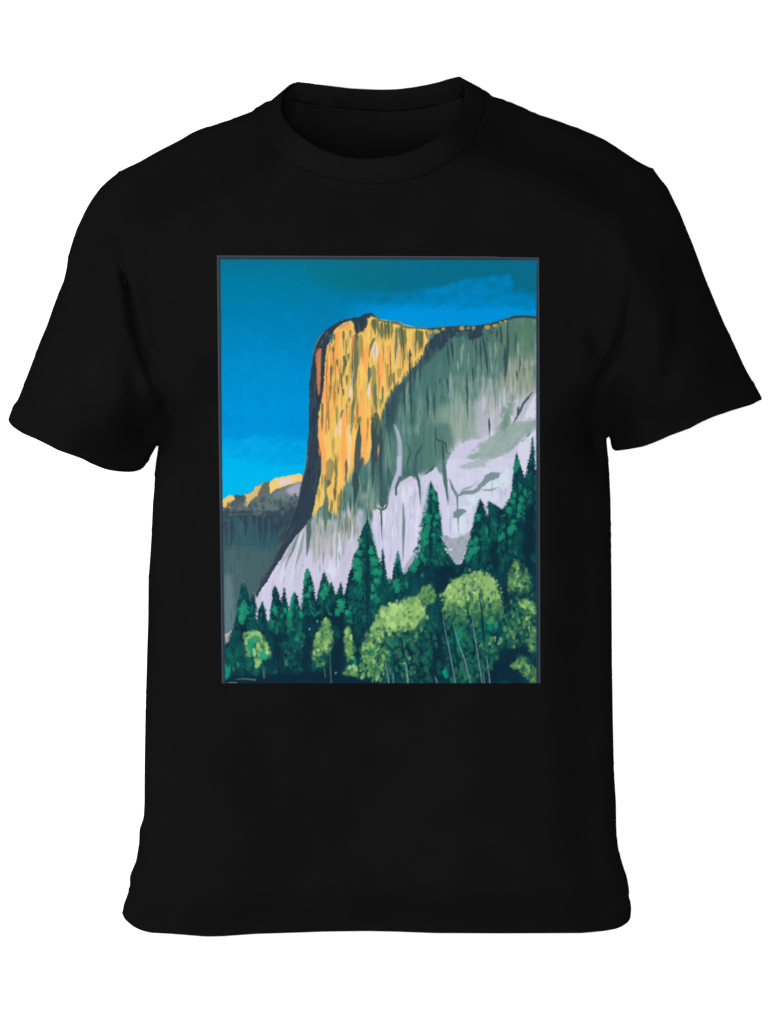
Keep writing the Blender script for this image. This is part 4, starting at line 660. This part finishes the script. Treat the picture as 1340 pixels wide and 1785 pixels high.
SIDL = [(276, 777), (274, 790), (272, 804), (269.5, 822), (269, 845), (266, 880), (264, 930), (261.5, 970), (258.5, 1010), (258, 1080), (256, 1140), (254.5, 1200), (253, 1260), (252, 1320), (251.5, 1370), (251.5, 1400), (250, 1426), (243, 1445), (242, 1471), (237, 1501), (230, 1517), (225.5, 1529), (226.5, 1538), (225.5, 1549), (217, 1573), (212.5, 1591)]
HEM = [(212.5, 1591), (214, 1597), (218, 1603), (231, 1614.5), (246, 1622), (263, 1626), (302, 1628), (358, 1632.5), (388, 1632), (444, 1628), (507, 1626), (563, 1624), (638, 1623), (690, 1624), (757, 1626.5), (877, 1627), (1014, 1626.5), (1052, 1623), (1074, 1619), (1085, 1614.5), (1094, 1608)]
SIDR = [(1094, 1608), (1098.6, 1601), (1100.4, 1586), (1099, 1571.6), (1095.6, 1564), (1096.7, 1553), (1093, 1530.6), (1085.5, 1508), (1078, 1482), (1075, 1460), (1074, 1440), (1073.5, 1400), (1070, 1345), (1068, 1250), (1066.5, 1150), (1066, 1050), (1065, 950), (1064, 870), (1061.7, 821), (1059, 788), (1056.8, 764)]
UNR = [(1061, 760), (1063.7, 766), (1066, 781), (1068, 784.5), (1073, 786)]
CUR = [(1073, 786), (1091, 784), (1121.5, 778.5), (1144, 770), (1168.6, 759), (1202, 747), (1222, 736), (1242.5, 727), (1276, 715.5), (1310, 705.5), (1326, 697)]
SLR = [(1326, 697), (1328, 694), (1323, 686), (1313, 667), (1303, 650), (1296, 636.5), (1279.5, 600), (1263, 566), (1246, 526), (1229, 485), (1217, 452), (1207, 425), (1197, 401), (1185, 371), (1175, 351), (1163.5, 327), (1150, 310.5), (1138, 294)]
SHR = [(1138, 294), (1126, 289), (1111, 281), (1093, 269), (1070, 253.5), (1053, 243), (1030, 232.5), (1016, 227), (1004, 221.5), (997, 220), (976, 212), (962, 208), (942, 201.5), (930, 196.5), (915, 189.5), (894, 180.5), (880, 175), (874, 172), (871, 173), (858, 168), (852, 163), (847, 158.5), (838, 155)]
# seams
ARL = [(208, 299), (203, 330), (203, 370), (208, 420), (216, 470), (226, 522), (236, 575), (247, 620), (262, 660), (277, 690), (284, 710), (285, 740), (284, 764), (276, 777)]
ARR = [(1138, 294), (1112, 318), (1104, 350), (1104, 400), (1103, 450), (1101, 500), (1096, 535), (1087, 575), (1074, 615), (1056, 645), (1040, 662), (1037, 690), (1042, 730), (1056.8, 764)]
NKB = [(486, 168), (470, 178), (459, 190), (456, 203), (457, 220), (465, 240), (477, 256), (494, 272), (518, 289), (553, 305), (600, 316.5), (648, 321), (697, 317), (746, 303), (788, 278), (808, 262), (822, 244), (836, 219), (843, 194), (844, 172), (838, 155)]   # neckband seam on the front
NKA = [(520, 143.5), (509, 146), (500, 153), (492.5, 164), (490, 176), (490, 191), (495, 206), (504, 218), (511, 225), (521, 235), (535, 245), (552, 256), (570, 264), (584, 269), (600, 273), (626, 277), (658, 276.3), (693, 271), (728, 259), (763, 240), (779, 227), (792, 214), (802, 198), (808, 180), (811, 162), (810, 148), (806, 139), (800, 134.5)]
BKA = [(800, 134.5), (792, 135.5), (781, 138), (765, 143), (746, 147.5), (722, 152), (697, 155.6), (678, 156.6), (658, 156.6), (635, 155.8), (612, 154.5), (585, 151), (560, 148), (537, 145), (520, 143.5)]   # rim at the back
BKB = [(838, 155), (815, 168), (788, 176), (746, 186), (703, 192), (660, 193), (620, 190), (580, 186), (535, 181), (500, 174), (486, 168)]   # seam at the back, seen inside

R3 = lambda p: smooth(p, 3.0, 2)
cSHL, cSLL, cCUL, cUNL, cSIDL, cHEM, cSIDR, cUNR, cCUR, cSLR, cSHR = map(R3, (SHL, SLL, CUL, UNL, SIDL, HEM, SIDR, UNR, CUR, SLR, SHR))
cARL, cARR, cNKB = smooth(ARL, 3, 8), smooth(ARR, 3, 8), smooth(NKB, 3, 6)
cBKB = smooth(BKB, 3, 6)
NKOUT = smooth(NKB, 3, 6)
LCLOSED = [np.concatenate([cUNR, [cUNR[-1]]]), np.concatenate([cSIDR]), np.concatenate([cSLR, cSHR]), np.concatenate([cSHL, cSLL]), cUNL, cSIDL]

# ---- relief of the cloth ----
FOLDS = [  # (points, depth in mm (negative = crease), width px)
    ([(203, 400), (216, 470), (228, 530), (240, 590), (262, 655), (284, 705), (287, 765)], -6.5, 9),
    ([(205, 455), (218, 490), (226, 522)], -5, 5),
    ([(292, 585), (270, 600), (256, 625), (258, 650)], -7, 16),
    ([(300, 640), (285, 680), (287, 760), (283, 800)], -9, 15),
    ([(312, 560), (330, 640), (322, 740), (312, 900)], 3.5, 34),
    ([(170, 380), (195, 470), (215, 570), (240, 680)], 3.5, 20),
    ([(130, 540), (150, 640), (172, 760)], -4.0, 26),
    ([(90, 600), (105, 690), (110, 760)], 3, 24),
    ([(225, 600), (238, 690), (232, 780)], -6, 16),
    ([(255, 690), (258, 740), (248, 795)], -8, 14),
    ([(1101, 480), (1096, 540), (1084, 590), (1060, 640), (1040, 665), (1040, 730), (1050, 762)], -6.5, 10),
    ([(1010, 568), (1030, 575), (1045, 600), (1048, 640)], -7, 15),
    ([(1000, 600), (985, 680), (1000, 780), (1010, 900)], 3.0, 34),
    ([(1030, 700), (1032, 760), (1042, 830)], -7, 14),
    ([(1130, 330), (1125, 430), (1120, 540)], -3.2, 18),
    ([(1180, 450), (1188, 560), (1172, 650), (1140, 730)], -4.5, 20),
    ([(1150, 480), (1150, 590), (1120, 700)], 3.5, 18),
    ([(1230, 560), (1240, 640), (1220, 700)], 3, 26),
    ([(1085, 620), (1080, 700), (1082, 770)], -6.5, 20),
    ([(1105, 600), (1110, 690), (1100, 760)], 3, 12),
    ([(250, 1020), (300, 1200), (290, 1400)], 2.4, 40),
    ([(330, 1240), (345, 1420), (330, 1590)], -2.4, 40),
    ([(1010, 1150), (1030, 1320), (1040, 1500)], -2.4, 40),
    ([(1060, 1250), (1050, 1450), (1075, 1580)], 2.4, 30),
    ([(1000, 1590), (1060, 1580), (1092, 1560)], -3.0, 16),
    ([(560, 1260), (700, 1300), (860, 1270)], 1.6, 60),
    ([(480, 1440), (640, 1470), (820, 1440)], -1.4, 60),
    ([(420, 1330), (440, 1500), (430, 1600)], 1.2, 40),
    ([(860, 1350), (880, 1500), (880, 1600)], -1.2, 40),
    ([(400, 250), (330, 290), (260, 340)], -1.8, 26),
    ([(900, 230), (980, 270), (1060, 330)], -1.8, 26),
    ([(480, 300), (560, 345), (650, 356), (740, 345), (820, 300)], 1.6, 16),
]
SEAMS = [(cARL, .5, 3.0), (cARR, .5, 3.0)]
def yoke(x, y):
    """the back of the neck curves up towards both shoulders"""
    return .042*np.clip(abs(x-668)/165, 0, 1.1)**2*(1-sstep(y, 225, 330))*sstep(abs(x-668), 330, 210)
SHC_L = np.concatenate([[[655, 100]], cSHL]); SHC_R = np.concatenate([cSHR, [[655, 100]]])
def relief(X, Y):
    """height in metres of the front of the shirt above the table"""
    x = np.asarray(X, float); y = np.asarray(Y, float)
    d = np.full(x.shape, 1e9)
    for c in LCLOSED: d = np.minimum(d, dist_poly(x, y, c))
    top = sstep(y, 520, 140)
    R = 34+44*top
    e = 1-(1-np.clip(d/R, 0, 1))**2.2
    h = .009+.026*np.clip(e, 0, 1)**.66
    # broad body volume
    bx = np.clip(1-((x-665)/400)**2, 0, 1); by = sstep(y, 120, 520)*.55+.45
    h = h+.020*bx**.8*by*sstep(d, 0, 110)*(1-.35*sstep(y, 1150, 1640))
    # the shoulders slope up from their seam to the chest
    ds = np.minimum(dist_poly(x, y, SHC_L), dist_poly(x, y, SHC_R))
    h = h+.060*sstep(ds, -35, 150)*(1-.55*sstep(y, 700, 1600))*sstep(d, 0, 120)
    # sleeves
    for (cx_, cy_, r_) in ((135, 610, 150), (1190, 590, 150)):
        h = h+.009*np.exp(-(((x-cx_)/r_)**2+((y-cy_)/(r_*1.5))**2))*sstep(d, 0, 70)
    # shoulders fall back towards the seam
    # droop towards hem and cuffs
    dh = dist_poly(x, y, cHEM)
    h = h*(.62+.38*sstep(dh, -10, 90))
    for c in (cCUL, cCUR):
        h = h*(.6+.4*sstep(dist_poly(x, y, c), -10, 80))
    fm = sstep(d, 0, 16)
    for pts, dep, w in FOLDS:
        P = smooth(pts, 12, 6); dd = dist_poly(x, y, P)
        t0 = np.hypot(x-P[0, 0], y-P[0, 1]); t1 = np.hypot(x-P[-1, 0], y-P[-1, 1])
        tl = np.hypot(*(P[-1]-P[0]))*.35+w
        fade = sstep(t0, 0, tl)*.8+.2
        fade = fade*(sstep(t1, 0, tl)*.8+.2)
        h = h+dep*.0016*np.exp(-(dd/w)**2)*fade*(fm*.75+.25)
    for P, dep, w in SEAMS:
        dd = dist_poly(x, y, P); h = h-dep*.001*np.exp(-(dd/w)**2)
    # gentle irregular undulation of jersey
    h = h+(.0016*(fbm(x*.008+3, y*.006+2, 3)-.5)+.0005*(fbm(x*.03, y*.022, 2)-.5))*fm*2
    return np.maximum(h, .0055)
def gridpts(poly_pts, step):
    x0, y0 = poly_pts.min(0); x1, y1 = poly_pts.max(0)
    gx = np.arange(x0, x1, step); gy = np.arange(y0, y1, step*.866)
    X, Y = np.meshgrid(gx, gy); X = X+(np.arange(len(gy)) % 2)[:, None]*step*.5
    x = X.ravel(); y = Y.ravel()
    k = inside(x, y, poly_pts); x = x[k]; y = y[k]
    closed = np.concatenate([poly_pts, poly_pts[:1]])
    k = dist_poly(x, y, closed) > step*.45
    return x[k], y[k]
def sheet(name, loop, zf, step, mat, parent, flip=False, thick=0.0, off=-1):
    """one piece of cloth: triangulated inside its outline, lifted to its height"""
    P = np.array(loop); keep = np.ones(len(P), bool)
    keep[1:] = np.hypot(*(P[1:]-P[:-1]).T) > .4
    if np.hypot(*(P[0]-P[-1])) < .4: keep[-1] = False
    P = P[keep]
    gx, gy = gridpts(P, step)
    pts = [Vector((float(a), float(b))) for a, b in P]+[Vector((float(a), float(b))) for a, b in zip(gx, gy)]
    n = len(P); edges = [(i, (i+1) % n) for i in range(n)]
    vo, eo, fo, _, _, _ = delaunay_2d_cdt(pts, edges, [], 1, 1e-4)
    x = np.array([v[0] for v in vo]); y = np.array([v[1] for v in vo]); z = zf(x, y)
    k = (CAMH-z)/CAMH
    V = np.stack([(x-CX)*S*k, (CY-y)*S*k, z], 1)
    F = []
    for f in fo:
        a, b_, c = [V[i] for i in f[:3]]
        up = ((b_[0]-a[0])*(c[1]-a[1])-(b_[1]-a[1])*(c[0]-a[0])) > 0
        f = list(f)
        if up == flip: f.reverse()
        F.append(f)
    o = link(name, V, F, mat, parent)
    if thick:
        s = o.modifiers.new('thickness', 'SOLIDIFY'); s.thickness = thick; s.offset = off
    return o
def join(name, objs, mat, parent):
    """merge sheets of ONE piece into one mesh by plain vertex concatenation"""
    V = []; F = []; 
    for o in objs:
        k = len(V); V += [v.co[:] for v in o.data.vertices]; F += [[k+i for i in p.vertices] for p in o.data.polygons]
        bpy.data.objects.remove(o)
    return link(name, V, F, mat, parent)
YK = 0.0
def cloth(name, front, back, mat, parent, step=6.0, lift=0.0, thick=.0010):
    fr = sheet('front', front, lambda x, y: relief(x, y)+lift, step, mat, None)
    closed = [c for c in LCLOSED]
    def zb(x, y):
        d = np.full(x.shape, 1e9)
        for c in closed: d = np.minimum(d, dist_poly(x, y, c))
        h0 = relief(x, y)
        e = 1-(1-np.clip(d/14.0, 0, 1))**2
        z0 = h0*(1-e)*.999+.0022*e+lift*(1-e)
        return z0+np.clip(np.minimum(yoke(x, y), h0-z0-.007), 0, 1)*e*YK
    bk = sheet('back', back, zb, step*1.7, mat, None, flip=True)
    o = join(name, [fr, bk], mat, parent)
    s = o.modifiers.new('thickness', 'SOLIDIFY'); s.thickness = thick; s.offset = -1
    es = o.modifiers.new('edges', 'EDGE_SPLIT'); es.split_angle = math.radians(50)
    return o

shirt = bpy.data.objects.new('t_shirt', None); scene.collection.objects.link(shirt)
shirt['label'] = 'black crew neck T-shirt with a painted cliff and forest printed on the chest'
shirt['category'] = 't-shirt'
bpy.context.view_layer.update()

cat = lambda *a: np.concatenate(a)
# hem and cuff fold lines
HL = smooth([(226, 1549), (250, 1566), (300, 1582), (400, 1588), (560, 1582), (690, 1581), (880, 1584), (1000, 1582), (1060, 1573), (1092, 1553)], 3, 6)
iL = int(np.argmin(np.hypot(cSIDL[:, 0]-226, cSIDL[:, 1]-1549))); iR = int(np.argmin(np.hypot(cSIDR[:, 0]-1096.7, cSIDR[:, 1]-1553)))
HL[0] = cSIDL[iL]; HL[-1] = cSIDR[iR]
def cut_sleeve(outer, under, cuff, off):
    """inner edge of the turned hem of a sleeve, parallel to the cuff"""
    a = cuff[0]; b_ = cuff[-1]
    i = int(np.argmin(abs(np.hypot(*(outer-(a)).T)-off))); j = int(np.argmin(abs(np.hypot(*(under-(b_)).T)-off)))
    return i, j
# left sleeve: outer cSLL runs top -> cuff, cuff cCUL, under cUNL runs cuff -> armpit
i, j = cut_sleeve(cSLL, cUNL, cCUL, 30)
lineL = smooth([cSLL[i], (70, 737), (120, 759), (170, 779), (215, 787), cUNL[j]], 3, 6); lineL[0] = cSLL[i]; lineL[-1] = cUNL[j]
sl = cat(cSLL[:i+1], lineL, cUNL[j:], cARL[::-1])
sleeveL = cloth('sleeve', sl, sl, M_FAB, shirt)
cu = cat(cSLL[i:], cCUL, cUNL[:j+1], lineL[::-1])
cuffL = cloth('cuff', cu, cu, M_FAB, sleeveL, step=5, lift=.0001, thick=.0012)
i2 = int(np.argmin(abs(np.hypot(*(cSLR-cSLR[0]).T)-32)))
lineR = smooth([cSLR[i2], (1262, 690), (1200, 716), (1150, 738), (1100, 752), (1080, 755), (1064, 757)], 3, 6)
sr = cat(cSLR[i2:], cARR, [[1058.9, 761.2]], [[1061, 758]], lineR[::-1])
lineR[0] = cSLR[i2]
sleeveR = cloth('sleeve', cat(cSLR[i2:], cARR, lineR[::-1]), cat(cSLR[i2:], cARR, lineR[::-1]), M_FAB, shirt)
cuR = cat(lineR, cUNR, cCUR, cSLR[:i2+1])
cuffR = cloth('cuff', cuR, cuR, M_FAB, sleeveR, step=5, lift=.0001, thick=.0012)
# body: front with the front neckline, back with the back neckline
sideL = cSIDL[:iL+1]; sideR = cSIDR[iR:]
front = cat(cSHL, cARL, sideL, HL, sideR, cARR[::-1], cSHR, cNKB[::-1])
back = cat(cSHL, cARL, sideL, HL, sideR, cARR[::-1], cSHR, cBKB)
YK = 1.0
body = cloth('body', front, back, M_FAB, shirt, step=6)
YK = 0.0
hm = cat(cSIDL[iL:], cHEM, cSIDR[:iR+1], HL[::-1])
hem = cloth('hem', hm, hm, M_FAB, body, step=5, lift=.0001, thick=.0012)

# ---- neckband: one ring of rib knit between its free rim and its seam ----
def by_angle(*curves):
    return resample(np.concatenate(curves), .5)
rim = by_angle(smooth(NKA, 3, 4), smooth(BKA, 3, 4))
seam = by_angle(cNKB, cBKB)
nf, nb = 220, 120
def frac(c, n): 
    P = resample(c, .5); t = np.linspace(0, len(P)-1, n); return np.stack([np.interp(t, np.arange(len(P)), P[:, k]) for k in (0, 1)], 1)
rf = frac(smooth(NKA, 3, 4), nf); rb = frac(smooth(BKA, 3, 4), nb)
sf = frac(cNKB, nf); sb = frac(cBKB, nb)
rim = np.concatenate([rf, rb[1:-1]]); seam = np.concatenate([sf, sb[1:-1]])
zs_f = relief(sf[:, 0], sf[:, 1])
zs_b = np.interp(np.linspace(0, 1, nb), [0, .12, .3, .5, .7, .88, 1], [zs_f[-1], .012, .005, .004, .005, .012, zs_f[0]])
zs_b[12:-12] = np.maximum(zs_b[12:-12], np.minimum(yoke(sb[12:-12, 0], sb[12:-12, 1])+.003, .016))
u = np.linspace(0, 1, nf)
zr_f = zs_f+.0030+.002*np.sin(np.pi*u)
zr_f = zr_f+.016*np.exp(-(u/.07)**2)+.016*np.exp(-((1-u)/.07)**2)
ub = np.linspace(0, 1, nb)
zr_b = np.interp(ub, [0, .15, .35, .5, .65, .85, 1], [zr_f[-1], .030, .025, .022, .025, .030, zr_f[0]])
zr = np.concatenate([zr_f, zr_b[1:-1]]); zs = np.concatenate([zs_f, zs_b[1:-1]])
# smooth heights round the ring
for _ in range(10):
    zr = (np.roll(zr, 1)+zr*2+np.roll(zr, -1))/4; 
K = 12; V = []; F = []; n_ = len(rim)
cen = np.array([655.0, 215.0])
for k in range(K+1):
    t = k/K
    bulge = math.sin(math.pi*t)
    for q in range(n_):
        p = seam[q]*(1-t)+rim[q]*t; z = zs[q]*(1-t)+zr[q]*t+.0022*bulge
        V.append(to3(p[0], p[1], z+.0006))
for k in range(K):
    for q in range(n_):
        r_ = (q+1) % n_
        F.append([k*n_+q, k*n_+r_, (k+1)*n_+r_, (k+1)*n_+q])
band = link('neckband', V, F, M_RIB, shirt)
s_ = band.modifiers.new('thickness', 'SOLIDIFY'); s_.thickness = .0022; s_.offset = 0
# ---- the printed picture: a film of ink lying on the chest ----
paint()
sp = PSTEP
cols_ = np.clip(IMG, 0, 1)
lin = np.where(cols_ <= .04045, cols_/12.92, ((cols_+.055)/1.055)**2.4)
lo = lambda y: np.interp(y, [445, 700, 1191], [378, 380.6, 386.8]); ro = lambda y: np.interp(y, [445, 800, 1191], [939.2, 940.6, 941.4])
to_ = lambda x: np.interp(x, [380, 640, 860, 872, 940], [445.5, 446.5, 447.3, 448.3, 449.3])
nx_, ny_ = int(560/sp), int(744/sp)
a = np.linspace(0, 1, nx_); c_ = np.linspace(0, 1, ny_)
A, C_ = np.meshgrid(a, c_)
xt = 378+A*561; yt = to_(xt); Yp = yt+(1191-yt)*C_
Xp = lo(Yp)+(ro(Yp)-lo(Yp))*A
Zc = relief(Xp[::6, ::6], Yp[::6, ::6])
def up(Z, shape):
    yi = np.linspace(0, Z.shape[0]-1, shape[0]); xi = np.linspace(0, Z.shape[1]-1, shape[1])
    T_ = np.stack([np.interp(yi, np.arange(Z.shape[0]), Z[:, k]) for k in range(Z.shape[1])], 1)
    return np.stack([np.interp(xi, np.arange(Z.shape[1]), T_[k]) for k in range(shape[0])], 0)
yi = np.arange(ny_)/6.0; xi = np.arange(nx_)/6.0
T_ = np.stack([np.interp(yi, np.arange(Zc.shape[0]), Zc[:, k]) for k in range(Zc.shape[1])], 1)
Zp = np.stack([np.interp(xi, np.arange(Zc.shape[1]), T_[k]) for k in range(ny_)], 0)+.0007
kk = (CAMH-Zp)/CAMH
V = np.stack([((Xp-CX)*S*kk).ravel(), ((CY-Yp)*S*kk).ravel(), Zp.ravel()], 1)
idx = np.arange(nx_*ny_).reshape(ny_, nx_)
F = np.stack([idx[1:, :-1].ravel(), idx[1:, 1:].ravel(), idx[:-1, 1:].ravel(), idx[:-1, :-1].ravel()], 1)
me = bpy.data.meshes.new('chest_print')
me.vertices.add(len(V)); me.vertices.foreach_set('co', V.ravel().astype(np.float32))
me.loops.add(F.size); me.loops.foreach_set('vertex_index', F.ravel().astype(np.int32))
me.polygons.add(len(F)); me.polygons.foreach_set('loop_start', np.arange(0, F.size, 4, dtype=np.int32)); me.polygons.foreach_set('loop_total', np.full(len(F), 4, np.int32))
me.update(calc_edges=True); me.validate()
me.polygons.foreach_set('use_smooth', [True]*len(me.polygons))
fx = np.clip((Xp-PX0)*SS-.5, 0, CW-1.001); fy = np.clip((Yp-PY0)*SS-.5, 0, CH-1.001)
x0 = fx.astype(int); y0 = fy.astype(int); wx = (fx-x0)[..., None]; wy = (fy-y0)[..., None]
c4 = (lin[y0, x0]*(1-wx)+lin[y0, x0+1]*wx)*(1-wy)+(lin[y0+1, x0]*(1-wx)+lin[y0+1, x0+1]*wx)*wy
c4 = np.concatenate([c4*INK, np.ones(c4.shape[:2]+(1,))], 2).reshape(-1, 4)
at = me.color_attributes.new('ink', 'FLOAT_COLOR', 'POINT'); at.data.foreach_set('color', c4.ravel().astype(np.float32))
me.materials.append(M_INK)
pr = bpy.data.objects.new('chest_print', me); scene.collection.objects.link(pr); pr.parent = body
pr['label'] = 'printed painting of a sunlit cliff above fir trees'
